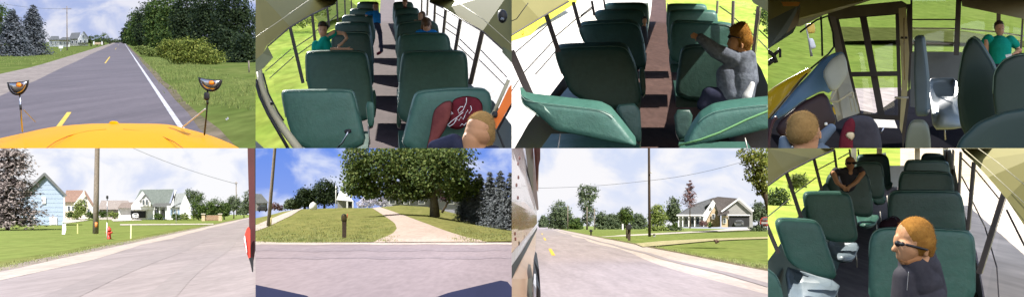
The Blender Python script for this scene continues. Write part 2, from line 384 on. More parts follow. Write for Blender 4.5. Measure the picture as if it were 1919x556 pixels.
# ================================================================== place 1: the road ahead over the bonnet
S = Pl[1]
skyback(S, 'pale blue sky with streaks of white cloud over the road ahead', skymat('sky_road', (.36, .46, .80), (.82, .83, .93), .38, .66, 3.2, 3.1, (.66, .70, .88)))
Y = geo(3.2, 420, 26)
strip(S, 'ground', -90, 120, [3.0]+Y, GRASS, -.05, label='green verge and lawns on both sides of the road ahead', cat='ground')
strip(S, 'shoulder', lambda y: -8.6-max(0, (16-y))*.22, -5.0, Y, GRAVEL, -.02, label='pale gravel shoulder left of the road ahead', cat='shoulder')
strip(S, 'shoulder', 2.0, lambda y: 2.75+.12*math.sin(y*1.7), Y, DIRT, -.02, label='narrow dirt shoulder right of the white edge line', cat='shoulder')
rd = strip(S, 'road', lambda y: -5.6-.1*math.sin(y), lambda y: 2.32+.06*math.sin(y*2.3), Y, ASPH_D, .0, label='grey asphalt country road running straight ahead from the bonnet', cat='road')
strip(S, 'edge_line', 1.66, 1.84, Y, LINE_W, .012, rd, kind=None)
for a, b in ((4.4, 5.75), (17.8, 24.5), (44, 52), (75, 85)):
    strip(S, 'centre_dash', -1.98, -1.82, geo(a, b, 3), LINE_Y, .012, rd, kind=None)
# left side
conifer(S, 'spruce_tree', 'tall blue-grey spruce left of the road ahead, taller of the two', (62, 104, 28), 10, 38, LF_S, 8500, 2.6, seed=1, tiers=15, power=.62)
conifer(S, 'spruce_tree', 'blue-grey spruce at the left edge of the road-ahead picture', (24, 107, 26), 20, 40, LF_S, 8500, 2.6, seed=2, tiers=14, power=.62)
tree(S, 'leafy_tree', 'bright green leafy tree in the top left corner behind the spruces', (4, 106, 27), [(4, 30, 20, 20), (8, 58, 17, 16), (-12, 50, 20, 30)], LF_G, 2600, 2.0, 3, seed=3)
h = thing(S, 'house', 'low white house with several grey roofs beside the spruce', 'house', S.p(110, 88, 62))
slab(S, 'wall', [(92, 74, 62), (131, 74, 62), (131, 88, 62), (92, 88, 62)], 8, WHITE, h)
slab(S, 'roof', [(90, 75, 61.8), (96, 68, 62.6), (110, 68, 62.6), (112, 75, 61.8)], 8, ROOF_G, h)
slab(S, 'roof', [(110, 75, 61.7), (117, 70, 62.5), (130, 70, 62.5), (133, 75, 61.7)], 8, ROOF_G, h)
for u in (96, 104, 113, 121, 127): window(S, u-2, 78, u+2, 84, 61.9, h, fw=.5)
h = thing(S, 'house', 'tall white house with steep grey roof and bright gable in the distance', 'house', S.p(148, 86, 64))
slab(S, 'wall', [(131, 72, 64), (165, 72, 64), (165, 86, 64), (131, 86, 64)], 9, WHITE, h)
slab(S, 'roof', [(129, 73, 63.8), (134, 62, 65), (151, 61, 65), (147, 73, 63.8)], 6, ROOF_G, h)
slab(S, 'gable', [(146, 73, 63.6), (156, 60, 63.6), (165, 73, 63.6), (165, 80, 63.6), (146, 80, 63.6)], 8, WHITE, h)
slab(S, 'roof', [(155, 59.5, 63.3), (158, 59.5, 63.3), (168, 73, 63.3), (165, 74, 63.3)], 9, ROOF_G, h)
for u, v in ((136, 79), (143, 79), (151, 78), (159, 78), (156, 69)): window(S, u-2, v-3, u+2, v+3, 63.5, h, fw=.5)
p = thing(S, 'utility_pole', 'thin wooden utility pole with a crossarm standing before the white houses', 'utility pole', S.p(125.5, 95, 39))
tube(S, 'pole', [(125.8, 95, 39), (125.4, 12, 39)], [1.2, .8], WOOD, p); bar(S, 'crossarm', (117, 17, 38.9), (134, 17, 38.9), 1.2, WOOD, p)
wires(S, 'overhead_wire', 'thin overhead wire sagging left from the pole by the white houses', ((117, 17, 39), (-20, 2, 30)), .25)
s_ = thing(S, 'yard_sign', 'small white yard sign on the lawn left of the road ahead', 'sign', S.p(114, 96, 37)); rect(S, 'board', 110, 86, 118, 91, 37, .05, WHITE, s_); rect(S, 'post', 113.4, 91, 114.6, 96, 37.05, .05, WHITE, s_)
s_ = thing(S, 'entrance_sign', 'low brick entrance sign at the far bend left of the road', 'sign', S.p(183, 84, 60))
rect(S, 'panel', 177, 79.5, 190, 83.5, 60, .4, STONE, s_); rect(S, 'pillar', 174.5, 78, 177, 84, 59.9, .5, WHITE, s_); rect(S, 'pillar', 190, 78, 192.5, 84, 59.9, .5, WHITE, s_)
for i, (u, v, ru, rv, z, lb) in enumerate(((171, 74, 6, 8, 64, 'round dark shrub right beside the white gable house'), (182, 74, 8, 8, 72, 'second dark shrub from the white gable house'), (195, 71, 7, 9, 84, 'tallest shrub of the far tree line left of the road'), (206, 76, 7, 5, 100, 'low shrub of the far tree line near the road end'), (219, 77, 8, 4, 140, 'faintest low shrub where the road meets the horizon'))):
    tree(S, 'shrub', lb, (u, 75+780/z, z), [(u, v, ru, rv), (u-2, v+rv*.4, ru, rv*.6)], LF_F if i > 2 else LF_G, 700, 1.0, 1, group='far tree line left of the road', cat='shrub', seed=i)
# right side: wood, the shade over its right end put into leaf colour
for i, (u, z, ww, vt, mm, n, lb) in enumerate((
    (233, 110, 7, 52, LF_D, 700, 'farthest dark tree closing the road on the right'), (243, 86, 10, 40, LF_G, 1100, 'far green roadside tree beside the end of the road'),
    (255, 66, 15, 20, LF_G, 1700, 'tall green tree standing second where the wood begins'), (272, 54, 19, 5, LF_D, 2300, 'dark tall tree third from the far end of the wood'),
    (293, 46, 22, -6, LF_G, 3200, 'large green tree with a bright hanging bough behind the vines'), (322, 40, 24, -10, LF_G, 3200, 'broad green tree directly behind the vine thicket'),
    (350, 36, 28, -14, LF_D, 3600, 'dark tree right of the vine thicket, left of three'), (392, 32, 34, -20, LF_D, 4200, 'dark tree right of the vine thicket, middle of three'), (440, 29, 38, -24, LF_D, 4600, 'dark tree filling the top right corner of the road picture'))):
    vb = 75+780/z
    tree(S, 'woodland_tree', lb, (u, vb, z), [(u, vt+(vb-vt)*.25, ww*.8, (vb-vt)*.25), (u-ww*.35, vt+(vb-vt)*.5, ww*.7, (vb-vt)*.24), (u+ww*.4, vt+(vb-vt)*.52, ww*.75, (vb-vt)*.25), (u, vt+(vb-vt)*.74, ww, (vb-vt)*.22), (u+ww*.2, vb-8, ww*.9, 9)], mm, n*2, 1.9 if z > 50 else 2.4, 2.4, group='wood along the right of the road', seed=10+i)
for i, (u, v, z, ru, rv, lb) in enumerate(((455, 118, 19, 34, 26, 'dark undergrowth at the right edge under the wood'), (410, 104, 25, 30, 20, 'dark undergrowth behind the vine thicket'))):
    tree(S, 'thicket', lb, (u, 75+780/z, z), [(u, v-4, ru, rv), (u+12, v-30, ru*.8, rv)], LF_D, 3600, 2.6, 0, cat='thicket', seed=40+i, group='undergrowth')
tree(S, 'vine_thicket', 'sunlit yellow-green mound of vines at the edge of the dark wood', (352, 120, 17.3), [(318, 88, 24, 14), (345, 86, 24, 17), (375, 96, 26, 22), (395, 108, 26, 16), (335, 104, 26, 14), (360, 108, 28, 14), (305, 97, 14, 12)], LF_V, 9000, 2.0, 0, cat='thicket', seed=50, clump=.18)
tree(S, 'weed_bank', 'low bank of pale weeds between the road and the vine thicket', (285, 103, 25), [(275, 96, 16, 8), (300, 103, 20, 8), (325, 112, 22, 8), (262, 91, 10, 5)], LF_Y, 4200, 1.5, 0, cat='weeds', seed=51, clump=.2)
tufts(S, 'long_grass', 'tufts of long grass along the right verge ahead', [S.g(rng.uniform(2.7, 8), rng.uniform(6, 22), -.05) for _ in range(420)], .22, 14, mat('grass_blades', (.12, .17, .04), (.20, .22, .07), .8, 2), rng, .25, .02)
tufts(S, 'long_grass', 'grass tufts on the lawn left of the road ahead', [S.g(rng.uniform(-22, -9), rng.uniform(16, 40), -.05) for _ in range(260)], .25, 12, MATS['grass_blades'], rng, .3, .025)
p = tube(S, 'marker_post', [(467, 137, 13), (466, 114, 13)], 1.4, WOOD, label='grey marker post at the right edge under the wood', cat='post')
tree(S, 'dandelion_clump', 'small pale weed clump on the right verge beside the mirror', (426, 226, 5.2), [(426, 223, 3.5, 3)], LF_L, 90, .9, 0, cat='weed', seed=52)
# bus bonnet with mirrors
bus = thing(S, 'school_bus', 'yellow school bus bonnet with two crossview mirrors in the foreground', 'bus', S.p(215, 278, 1.9))
far = [(-70, 274), (-30, 266), (0, 259), (45, 249), (95, 238.5), (150, 233), (205, 231.5), (260, 231.5), (312, 233), (345, 240), (390, 252.5), (428, 267), (448, 278), (470, 296)]
rows = []
for t, dz, dv in ((-.05, .05, 7), (0, 0, 0), (.15, -.05, 1.5), (.35, -.12, 9), (.6, -.22, 20), (1, -.4, 64)):
    r = []
    for u, v in far:
        bul = math.exp(-((u-215)/95)**2)*(6 if t > .1 else 0)*min(1, t*4)
        crease = 4.0*math.exp(-((u-(95+t*-15))/14)**2)*(t > .1) + 4.0*math.exp(-((u-(335+t*15))/14)**2)*(t > .1)
        r.append((u+(u-215)*t*.10, v+dv-bul*.5+crease, 2.15+dz))
    rows.append(r)
V = [S.p(*q) for r in rows for q in r]; n = len(far)
def dense(rows, k=3):
    out = []
    for r in rows:
        rr = []
        for i in range(len(r)-1):
            for j in range(k):
                t = j/k; a, b = r[i], r[i+1]; p0, p3 = r[max(i-1, 0)], r[min(i+2, len(r)-1)]
                rr.append(tuple(.5*((2*a[c])+(-p0[c]+b[c])*t+(2*p0[c]-5*a[c]+4*b[c]-p3[c])*t*t+(-p0[c]+3*a[c]-3*b[c]+p3[c])*t**3) for c in range(3)))
        rr.append(r[-1]); out.append(rr)
    return out
rows = dense(rows); n = len(rows[0]); V = [S.p(*q) for r in rows for q in r]
hood = mesh(S, 'bonnet', V, [(i*n+j, i*n+j+1, (i+1)*n+j+1, (i+1)*n+j) for i in range(len(rows)-1) for j in range(n-1)], YEL, bus, smooth=True, thin=True)
pad(S, 'bonnet_badge', [(203, 234), (205, 228), (211, 226.5), (219, 227), (223, 231), (222, 235)], 2.1, .05, YEL, bus, rnd=2)
ORA = mat('bus_orange_shadow_gap', (.42, .13, .002), (.38, .115, .002), .5, 2)
for sg in (1, -1): tube(S, 'bonnet_seam', [(215-sg*130, 279, 1.80), (215-sg*112, 266, 1.855), (215-sg*88, 255, 1.915), (215-sg*52, 246, 1.965), (215-sg*16, 242.5, 1.985)], .9, ORA, bus, k=6)
tube(S, 'badge_slot', [(212, 240, 2.05), (226, 240.5, 2.05)], .9, BLACK, bus)
for (cu, cv, w, hh, ang, st, br, lab) in ((34, 152, 21, 27, -.10, [(37, 176, 2), (38.5, 200, 2), (40, 222, 2), (42, 246, 2.05)], [(44, 205, 2.02), (66, 228, 2.1)], 'left crossview mirror'), (394, 147, 23, 25, .10, [(389, 168, 2), (388.5, 190, 2), (387, 215, 2), (383, 252, 2.05)], [(385, 204, 2), (342, 238, 2.1)], 'right crossview mirror')):
    L = [(cu-w*math.cos(ang), cv-w*math.sin(ang))] + [(cu+math.cos(a)*w*(.98 if abs(math.cos(a)) > .5 else .98), cv+math.sin(ang)*w*math.cos(a)+math.sin(a)*hh) for a in [math.pi*(1-i/14) for i in range(1, 14)]] + [(cu+w*math.cos(ang), cv+w*math.sin(ang))]
    L = [L[0]]+L[1:-1]+[L[-1], (cu+w*.4, cv+math.sin(ang)*w*.4+1.5), (cu-w*.4, cv-math.sin(ang)*w*.4+1.5)]
    mh = pad(S, 'mirror', L, 2.0, .09, BLACK, bus, rnd=0, bulge=.006)
    mh['label'] = lab
    ci = [(cu+(a-cu)*.86, cv+5+(b-cv-5)*.86) for a, b in L]
    pad(S, 'mirror_glass', ci, 1.996, .01, mat('convex_mirror', (.42, .40, .42), (.30, .29, .31), .12, 2, metal=.9), mh, rnd=0, bulge=.03)
    lp = (cu+2, cv+8) if lab[0] == 'r' else (cu+1, cv+7)
    pad(S, 'amber_reflection', [(lp[0]-5, lp[1]-4), (lp[0]+5, lp[1]-4), (lp[0]+5.5, lp[1]+4), (lp[0]-5, lp[1]+4)], 1.985, .012, AMBER, mh, rnd=2)  # reflection in the mirror painted as an amber pad
    tube(S, 'mirror_arm', st, [1.6, 1.5, 1.5, 1.7], CHROME if lab[0] == 'l' else BLACK, bus)
    tube(S, 'brace', br, .8 if lab[0] == 'l' else 1.4, CHROME if lab[0] == 'l' else WHITE, bus)
    if lab[0] == 'r':
        pad(S, 'clamp', [(382, 173), (393, 173), (393, 188), (382, 188)], 1.99, .04, BLACK, bus, rnd=1)
    tube(S, 'arm_joint', [(st[1][0], st[1][1]-4, 1.99), (st[1][0]+.5, st[1][1]+6, 1.99)], 2.3, BLACK, bus)

# ================================================================== place 5: the street on the left
S = Pl[5]
skyback(S, 'bright white and pale blue sky over the blue house', skymat('sky_left', (.66, .73, .95), (.97, .97, 1.0), .33, .55, 2.6, 7.3, (.85, .87, .97)))
Y = geo(3.2, 420, 26)
strip(S, 'ground', -110, 60, [3.0]+Y, mat('lawn_bright', (.20, .235, .075), (.145, .19, .055), .9, .3, bump=.2, fine=1.6, contrast=(.3, .7)), -.05, label='green front lawns beyond the kerbless street', cat='ground')
strip(S, 'dry_verge', lambda y: -13.6+.25*math.sin(y*1.3), -11, Y, GRASS_DRY, -.035, label='dry yellowish strip of verge along the left street', cat='verge')
strip(S, 'shoulder', lambda y: -12.2+.2*math.sin(y*1.9), -9.6, Y, GRAVEL, -.02, label='brown gravel shoulder between lawn and street', cat='shoulder')
rd = strip(S, 'road', lambda y: -11.1+.1*math.sin(y*.9), 8, Y, ASPH_L, .0, label='pale dusty asphalt street running away to the right', cat='road')
strip(S, 'dust_strip', lambda y: -11.0+.08*math.sin(y*2.1), lambda y: -9.4+.35*math.sin(y*.8+1), Y, GRAVEL_L, .008, rd, kind=None)
strip(S, 'tyre_track', lambda y: -6.6+.2*math.sin(y*.6), lambda y: -5.4+.2*math.sin(y*.7), Y, mat('asphalt_track', (.305, .273, .287), (.275, .245, .26), .9, .4, fine=5, famp=.08), .008, rd, kind=None)
strip(S, 'tyre_track', lambda y: -3.6+.2*math.sin(y*.6), lambda y: -2.6+.2*math.sin(y*.7), Y, MATS['asphalt_track'], .008, rd, kind=None)
sheet(S, 'driveway', [[(225, 419.2, 36.5), (400, 418.2, 38.5)], [(225, 421.5, 33), (400, 420, 35.5)]], CONC, label='pale concrete path across the lawn behind the hydrant', cat='path')
sheet(S, 'driveway', [[(205, 408.2, 84), (262, 408.2, 84)], [(212, 414, 50), (266, 412, 59)]], CONC, label='pale driveway in front of the open garage', cat='driveway')
sheet(S, 'driveway', [[(120, 405, 110), (150, 406, 100)], [(122, 418, 39.5), (166, 412, 58)]], CONC, label='white driveway right of the blue house', cat='driveway')
# blue house
h = thing(S, 'house', 'tall pale blue house with its gable facing the street behind the spruce', 'house', S.p(83, 421, 34))
slab(S, 'wall', [(40, 366, 34), (83, 327, 34), (121, 366, 34), (121, 421, 34), (40, 421, 34)], 12, BLUE_S, h)
slab(S, 'roof', [(82, 323.5, 33.85), (85, 323.5, 33.85), (126, 366, 33.85), (121.5, 368, 33.85), (83, 328.5, 33.85)], 12.5, ROOF_G, h)
slab(S, 'roof', [(82, 323.5, 33.85), (83, 328.5, 33.85), (43, 367, 33.85), (38, 364.5, 33.85)], 12.5, ROOF_G, h)
for i in range(9):                       # siding boards on the gable
    v = 346+i*8.3; hw = min(38.3, (v-328)*.98); rect(S, 'siding_board', 83-hw-(4 if hw > 38 else 0), v-.2, 83+hw-.4, v+.2, 33.985, .012, BLUE_S, h)
rect(S, 'siding_trim', 119.2, 366, 121.4, 421, 33.95, .06, WHITE, h)
window(S, 78.5, 368, 85.5, 381, 33.97, h, fw=1.4, pm=mat('pale_blind', (.50, .54, .60), (.44, .48, .54), .5))
window(S, 52, 405, 65, 419, 33.97, h, fw=1.6)
d = rect(S, 'door', 93, 406, 107, 421, 33.96, .06, WHITE, h); rect(S, 'door_panel', 95.5, 408, 104.5, 413, 33.94, .03, WHITE, d); rect(S, 'door_panel', 95.5, 414.5, 104.5, 419.5, 33.94, .03, WHITE, d)
# tan house
h = thing(S, 'house', 'house with a reddish brown roof and cream gable behind the blue house', 'house', S.p(146, 409, 62))
slab(S, 'wall', [(122, 377, 62), (158, 377, 62), (158, 409, 62), (122, 409, 62)], 8, TAN_S, h)
slab(S, 'roof', [(119, 378, 61.8), (124, 356, 64), (156, 356, 64), (149, 378, 61.8)], 7, ROOF_B, h)
slab(S, 'gable', [(140, 383, 61.3), (158, 361, 61.3), (174, 384, 61.3), (174, 409, 61.3), (140, 409, 61.3)], 8, mat('cream_siding', (.68, .62, .52), (.60, .54, .46), .8), h)
slab(S, 'roof', [(158, 357, 61), (160, 357, 61), (177, 384, 61), (174, 386, 61), (158, 361.5, 61)], 9, ROOF_B, h)
slab(S, 'barge_board', [(158, 357, 61), (158, 361.5, 61), (140, 385, 61), (138, 382, 61)], .5, WHITE, h)
for u, v in ((129, 390), (137, 390), (158, 378), (166, 395)): window(S, u-3, v-5, u+3, v+5, 61.2, h, fw=.8)
tree(S, 'ornamental_tree', 'round yellow-green tree before the cream gable', (151, 408, 56), [(151, 387, 11, 14), (151, 395, 11, 9)], LF_Y, 1800, 1.4, 1.2, seed=60)
for i, (u, v, w, lb) in enumerate(((130, 401, 9, 'clipped shrub against the cream house, left'), (141, 403, 7, 'small shrub between the two driveways by the cream house'), (167, 403, 8, 'shrub beside the wooden pole, behind it'), (190, 400, 8, 'dark green shrub right of the wooden pole'), (212, 402, 10, 'yellow-green bush in front of the grey roofed garage'), (330, 405, 8, 'small bush before the blue-windowed wing'), (296, 404, 9, 'wide low bush before the white house porch'), (345, 404, 7, 'bush at the right corner of the white house'))):
    tree(S, 'shrub', lb, (u, 411, 60), [(u, v, w, 6), (u+w*.5, v+2, w*.7, 5)], LF_Y if i % 3 == 1 else LF_G, 700, 1.2, 0, cat='shrub', seed=70+i, group='shrubs around the houses')
# garage wing and white house
h = thing(S, 'house', 'large white house with grey-green roofs and an open garage', 'house', S.p(290, 411, 64))
slab(S, 'wall', [(186, 391, 66), (250, 391, 66), (250, 411, 66), (186, 411, 66)], 8, mat('mauve_siding', (.42, .38, .38), (.36, .33, .33), .8), h)
slab(S, 'roof', [(183, 392, 65.6), (190, 375, 67.5), (240, 375, 67.5), (252, 392, 65.6)], 7, mat('mauve_shingles', (.30, .27, .26), (.23, .20, .20), .9, 2, fine=5), h)
slab(S, 'wall', [(222, 388, 64), (290, 388, 64), (290, 411, 64), (222, 411, 64)], 8, WHITE, h)
slab(S, 'roof', [(220, 389, 63.6), (228, 379, 65), (262, 378, 65), (268, 389, 63.6)], 6, mat('brown_grey_shingles', (.24, .20, .19), (.18, .15, .14), .9, 2, fine=5), h)
slab(S, 'wall', [(252, 380, 64.4), (325, 380, 64.4), (325, 411, 64.4), (252, 411, 64.4)], 9, WHITE, h)
slab(S, 'roof', [(249, 383, 64), (263, 355, 67), (326, 354, 67), (315, 385, 64)], 5, mat('greygreen_shingles', (.16, .185, .18), (.12, .14, .135), .9, 2, fine=5), h)
slab(S, 'gable', [(246, 385, 63.4), (267, 358, 63.4), (286, 385, 63.4), (286, 392, 63.4), (246, 392, 63.4)], 4, WHITE, h)
slab(S, 'dormer', [(262, 376, 63), (272, 364, 63), (282, 376, 63), (282, 386, 63), (262, 386, 63)], 3, WHITE, h)
slab(S, 'barge_board', [(260, 377, 62.9), (272, 362, 62.9), (284, 377, 62.9), (282, 378, 62.9), (272, 365, 62.9), (262, 378, 62.9)], .4, ROOF_G, h)
window(S, 266, 373, 271.5, 384, 62.9, h, fw=.7); window(S, 272.5, 373, 278, 384, 62.9, h, fw=.7)
g = rect(S, 'garage_opening', 245, 394.5, 273, 407.5, 63.9, .3, DARKIN, h); rect(S, 'garage_frame', 243, 392.5, 275, 394.5, 63.8, .3, WHITE, g)
slab(S, 'porch_roof', [(284, 387, 62.8), (290, 380, 64), (326, 380, 64), (326, 388, 62.8)], .6, ROOF_G, h)
for u in (288, 299, 311, 322): rect(S, 'porch_column', u-1, 388, u+1, 410, 63, .25, WHITE, h)
for u in (294, 305, 316): window(S, u-3, 391, u+3, 405, 64.2, h, fw=.7)
slab(S, 'wing_wall', [(313, 385, 62.6), (340, 385, 62.6), (340, 411, 62.6), (313, 411, 62.6)], 8, WHITE, h)
slab(S, 'wing_roof', [(317, 387, 62.3), (331, 362, 64.5), (347, 361, 64.5), (341, 388, 62.3)], 5, mat('slate_shingles', (.26, .28, .29), (.20, .215, .225), .9, 2, fine=5), h)
slab(S, 'gable', [(337, 389, 62), (347, 364, 62), (358, 387, 62), (358, 409, 62), (337, 409, 62)], 8, WHITE, h)
slab(S, 'barge_board', [(325, 385, 62.2), (327, 356, 62.2), (331, 356, 62.2), (318, 390, 62.2)], .5, WHITE, h)
for u in (321, 328, 335): window(S, u-2.8, 391, u+2.8, 404, 62.5, h, pm=mat('blue_glass', (.16, .22, .32), (.22, .28, .38), .15), fw=.7)
c = thing(S, 'car', 'white car parked nose out inside the open garage', 'car', S.p(254, 407.4, 63.5))
pad(S, 'body', [(248, 407), (248, 402), (250, 399), (258, 399), (260, 402), (260, 407)], 63.5, .25, WHITE, c, rnd=1); rect(S, 'windscreen', 250.5, 399.6, 257.5, 402, 63.4, .05, PANE, c)
for u in (249.3, 258.7): rect(S, 'headlight', u-1, 403.4, u+1, 404.8, 63.4, .05, CHROME, c)
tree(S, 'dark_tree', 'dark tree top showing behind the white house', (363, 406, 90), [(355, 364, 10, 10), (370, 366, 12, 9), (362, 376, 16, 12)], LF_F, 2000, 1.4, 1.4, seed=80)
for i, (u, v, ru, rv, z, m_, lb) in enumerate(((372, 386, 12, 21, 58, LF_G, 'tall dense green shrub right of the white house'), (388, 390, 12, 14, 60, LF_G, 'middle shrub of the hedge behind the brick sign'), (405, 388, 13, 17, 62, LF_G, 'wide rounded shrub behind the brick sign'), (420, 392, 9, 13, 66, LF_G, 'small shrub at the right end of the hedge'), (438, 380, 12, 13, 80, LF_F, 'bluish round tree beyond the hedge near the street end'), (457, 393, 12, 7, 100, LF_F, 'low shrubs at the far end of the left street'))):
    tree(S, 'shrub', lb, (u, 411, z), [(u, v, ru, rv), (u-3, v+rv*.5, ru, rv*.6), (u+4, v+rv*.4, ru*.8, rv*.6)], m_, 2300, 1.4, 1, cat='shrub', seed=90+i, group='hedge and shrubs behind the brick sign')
s_ = thing(S, 'entrance_sign', 'brick entrance sign between two pale stone pillars by the hedge', 'sign', S.p(397, 413, 48))
rect(S, 'panel', 384, 403.5, 411, 412.5, 48, .5, mat('brick_brown', (.30, .16, .12), (.22, .12, .09), .9, 4, fine=6), s_)
for k in range(4): rect(S, 'coping' if k == 0 else 'brick_course', 384, 403.5+k*2.4-.5, 411, 403.5+k*2.4+.35, 47.95, .08, STONE, s_)
for u in (381, 412.5):
    q = rect(S, 'pillar', u-3.2, 401, u+3.2, 413.5, 47.9, .7, STONE, s_); rect(S, 'cap', u-4.2, 399.5, u+4.2, 401, 47.85, .9, CONC, q)
p = thing(S, 'utility_pole', 'thick weathered wooden pole standing on the lawn by the hydrant', 'utility pole', S.p(179, 437, 19.5))
tube(S, 'pole', [(178.8, 437, 19.5), (180.5, 360, 19.5), (183, 250, 19.5)], [5.2, 4.7, 4.2], WOOD, p, k=12); tube(S, 'marker_sleeve', [(180.3, 425, 19.3), (180.6, 416, 19.3)], 2.6, mat('orange_plastic', (.75, .25, .08), (.6, .2, .06), .5), p)
tube(S, 'ground_wire', [(184.5, 436, 19.3), (186.5, 278, 19.3)], .35, WIRE, p)
p = thing(S, 'lamp_post', 'slim grey lamp post with a dark lantern behind the hydrant', 'lamp post', S.p(201, 421, 34)); tube(S, 'post', [(201, 421, 34), (201, 371, 34)], .8, CHROME, p)
pad(S, 'lantern', [(198.5, 372), (199, 366), (203, 366), (203.5, 372)], 33.9, .3, BLACK, p, rnd=1)
# hydrant
hy = thing(S, 'fire_hydrant', 'red fire hydrant standing on the lawn near the street', 'fire hydrant', S.p(204.5, 447, 15.3))
def lathe(S, name, u, prof, z, m, parent, k=14):
    s = z/FL; V, F = [], []
    for v, r in prof:
        c = S.p(u, v, z)
        for j in range(k): V.append(c+Vector((math.cos(2*math.pi*j/k)*r*s, math.sin(2*math.pi*j/k)*r*s, 0)))
    for i in range(len(prof)-1):
        for j in range(k): F.append((i*k+j, i*k+(j+1) % k, (i+1)*k+(j+1) % k, (i+1)*k+j))
    F += [tuple(range(k)), tuple((len(prof)-1)*k+j for j in range(k))]
    return mesh(S, name, V, F, m, parent, smooth=True)
lathe(S, 'barrel', 204.5, [(447, 4.6), (445.6, 4.6), (445.5, 3.4), (431, 3.3), (430.8, 4.6), (429.6, 4.6), (429.5, 3.6), (427.5, 3.3), (425.6, 2.0), (425, .9), (423.5, .8)], 15.3, RED, hy)
tube(S, 'outlet_cap', [(207, 435, 15.3), (210.4, 435, 15.3)], [2.0, 1.8], RED, hy); tube(S, 'outlet_cap', [(202, 435, 15.3), (198.6, 435, 15.3)], [2.0, 1.8], RED, hy); tube(S, 'pumper_cap', [(204.5, 436.5, 15.25), (204.5, 436.5, 15.18)], [2.6, 2.4], RED, hy)
p = tube(S, 'hydrant_flag', [(200.2, 447, 15.0), (200.4, 416, 15.0)], .9, WHITE, label='white marker rod right in front of the red hydrant', cat='marker rod')
p = thing(S, 'utility_pedestal', 'leaning white utility pedestal on the lawn left of the pole', 'pedestal', S.p(120, 438, 19)); slab(S, 'housing', [(117.5, 416, 19), (123.2, 415.5, 19), (124, 430, 19), (121.5, 438.5, 19), (116, 438.5, 19)], .3, WHITE, p); slab(S, 'lid', [(116.6, 416.6, 18.98), (117.4, 413.6, 18.98), (123.4, 413.2, 18.98), (124, 416, 18.98)], .34, mat('pale_green_plastic', (.55, .60, .50), (.5, .55, .45), .5), p)
bar(S, 'survey_stake', (145.3, 437, 19.4), (145.3, 419, 19.4), 1.8, mat('yellow_stake', (.70, .66, .25), (.6, .56, .2), .6), label='thin yellow stake between the white pedestal and the pole', cat='stake')
bar(S, 'survey_stake', (245, 446.5, 15.4), (245.6, 420, 15.4), 2.2, mat('cream_stake', (.70, .70, .45), (.6, .6, .38), .6), label='cream stake on the lawn right of the hydrant', cat='stake')
bar(S, 'sign_post', (330, 419, 38), (330, 372, 38), 1.0, CHROME, label='thin grey post before the right wing of the white house', cat='post')
p = thing(S, 'utility_pole', 'distant thin pole rising above the far tree at the right', 'utility pole', S.p(443, 404, 90)); tube(S, 'pole', [(443, 404, 90), (442.5, 340, 90)], .9, WOOD, p); bar(S, 'crossarm', (439, 343, 89.9), (446, 343, 89.9), .9, WOOD, p)
wires(S, 'overhead_wire', 'single overhead wire slanting down across the sky to the far pole', ((215, 262, 22), (442, 344, 90)), .35, 6)
conifer(S, 'spruce_tree', 'big mauve-grey spruce filling the left edge of the street picture', (14, 431, 24), 226, 66, LF_P, 13000, 3.6, seed=100, tiers=11, droop=.10, power=.5)
tufts(S, 'long_grass', 'ragged grass along the edge of the left street', [S.g(-12.1+rng.gauss(0, .25), y, -.04) for y in [6+rng.random()**2*34 for _ in range(420)]], .12, 10, mat('grass_blades_pale', (.17, .22, .07), (.26, .26, .12), .8, 2), rng, .25, .02)
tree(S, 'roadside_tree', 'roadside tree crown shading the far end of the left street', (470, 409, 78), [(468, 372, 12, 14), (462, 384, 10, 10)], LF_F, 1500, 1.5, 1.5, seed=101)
# bus edge with folded stop arm
bus = thing(S, 'school_bus', 'dark red edge of the school bus with its stop arm seen edge on', 'bus', S.p(473, 500, 1.3))
MAR = mat('maroon_panel', (.085, .022, .022), (.05, .016, .018), .35, 2, spec=.5)
slab(S, 'body_edge', [(463.5, 262, 1.3), (477, 262, 1.3), (478, 380, 1.3), (478, 470, 1.3), (474, 497, 1.3), (471, 494, 1.3), (467, 470, 1.3), (466.5, 380, 1.3)], .08, MAR, bus)
slab(S, 'trim_strip', [(477, 262, 1.28), (482, 262, 1.28), (482, 470, 1.28), (478.2, 470, 1.28)], .1, BLACK, bus)
sa = slab(S, 'stop_sign', [(462, 428, 1.28), (466, 424, 1.28), (469, 430, 1.28), (469, 486, 1.28), (466, 484, 1.28), (461, 470, 1.28), (457.5, 455, 1.28), (458.5, 440, 1.28)], .03, RED, bus)
slab(S, 'sign_rim', [(457, 446, 1.275), (459, 440, 1.275), (463, 470, 1.275), (462.4, 474, 1.275)], .02, WHITE, sa)
slab(S, 'hinge', [(466, 482, 1.27), (475, 482, 1.27), (475, 496, 1.27), (474.6, 509, 1.27), (472.4, 509, 1.27), (470, 496, 1.27)], .04, BLACK, bus)

# ================================================================== place 6: the driveway across the road
S = Pl[6]
skyback(S, 'vivid blue sky with soft white clouds over the driveway', skymat('sky_drive', (.155, .30, .86), (.72, .78, .97), .40, .68, 2.8, 1.9, (.50, .60, .93)))
us = [470+i*10 for i in range(51)]
def interp(u, L):
    if u <= L[0][0]: return L[0][1]
    for (a, b), (c, d) in zip(L, L[1:]):
        if u <= c: return b+(d-b)*(u-a)/(c-a)
    return L[-1][1]
CREST = [(470, 410), (500, 404), (530, 396), (560, 391.5), (620, 389.5), (700, 389), (750, 384), (800, 387), (860, 401), (910, 413), (960, 424)]
ROADV = [(470, 454), (600, 453), (760, 451.5), (880, 452), (960, 451)]
def hill(u, t, up=0.0):
    vr, vc = interp(u, ROADV), interp(u, CREST); e = t-.12*math.sin(math.pi*t); z = 10.6*(42/10.6)**(t**1.15)
    return (u, vr+(vc-vr)*t**.85-up, z)
ts = [i/14 for i in range(15)]
rows = [[hill(u, t) for u in us] for t in ts]; rows.append([(u, interp(u, CREST)+1.5, 60) for u in us]); rows.append([(u, interp(u, CREST)+6, 300) for u in us])
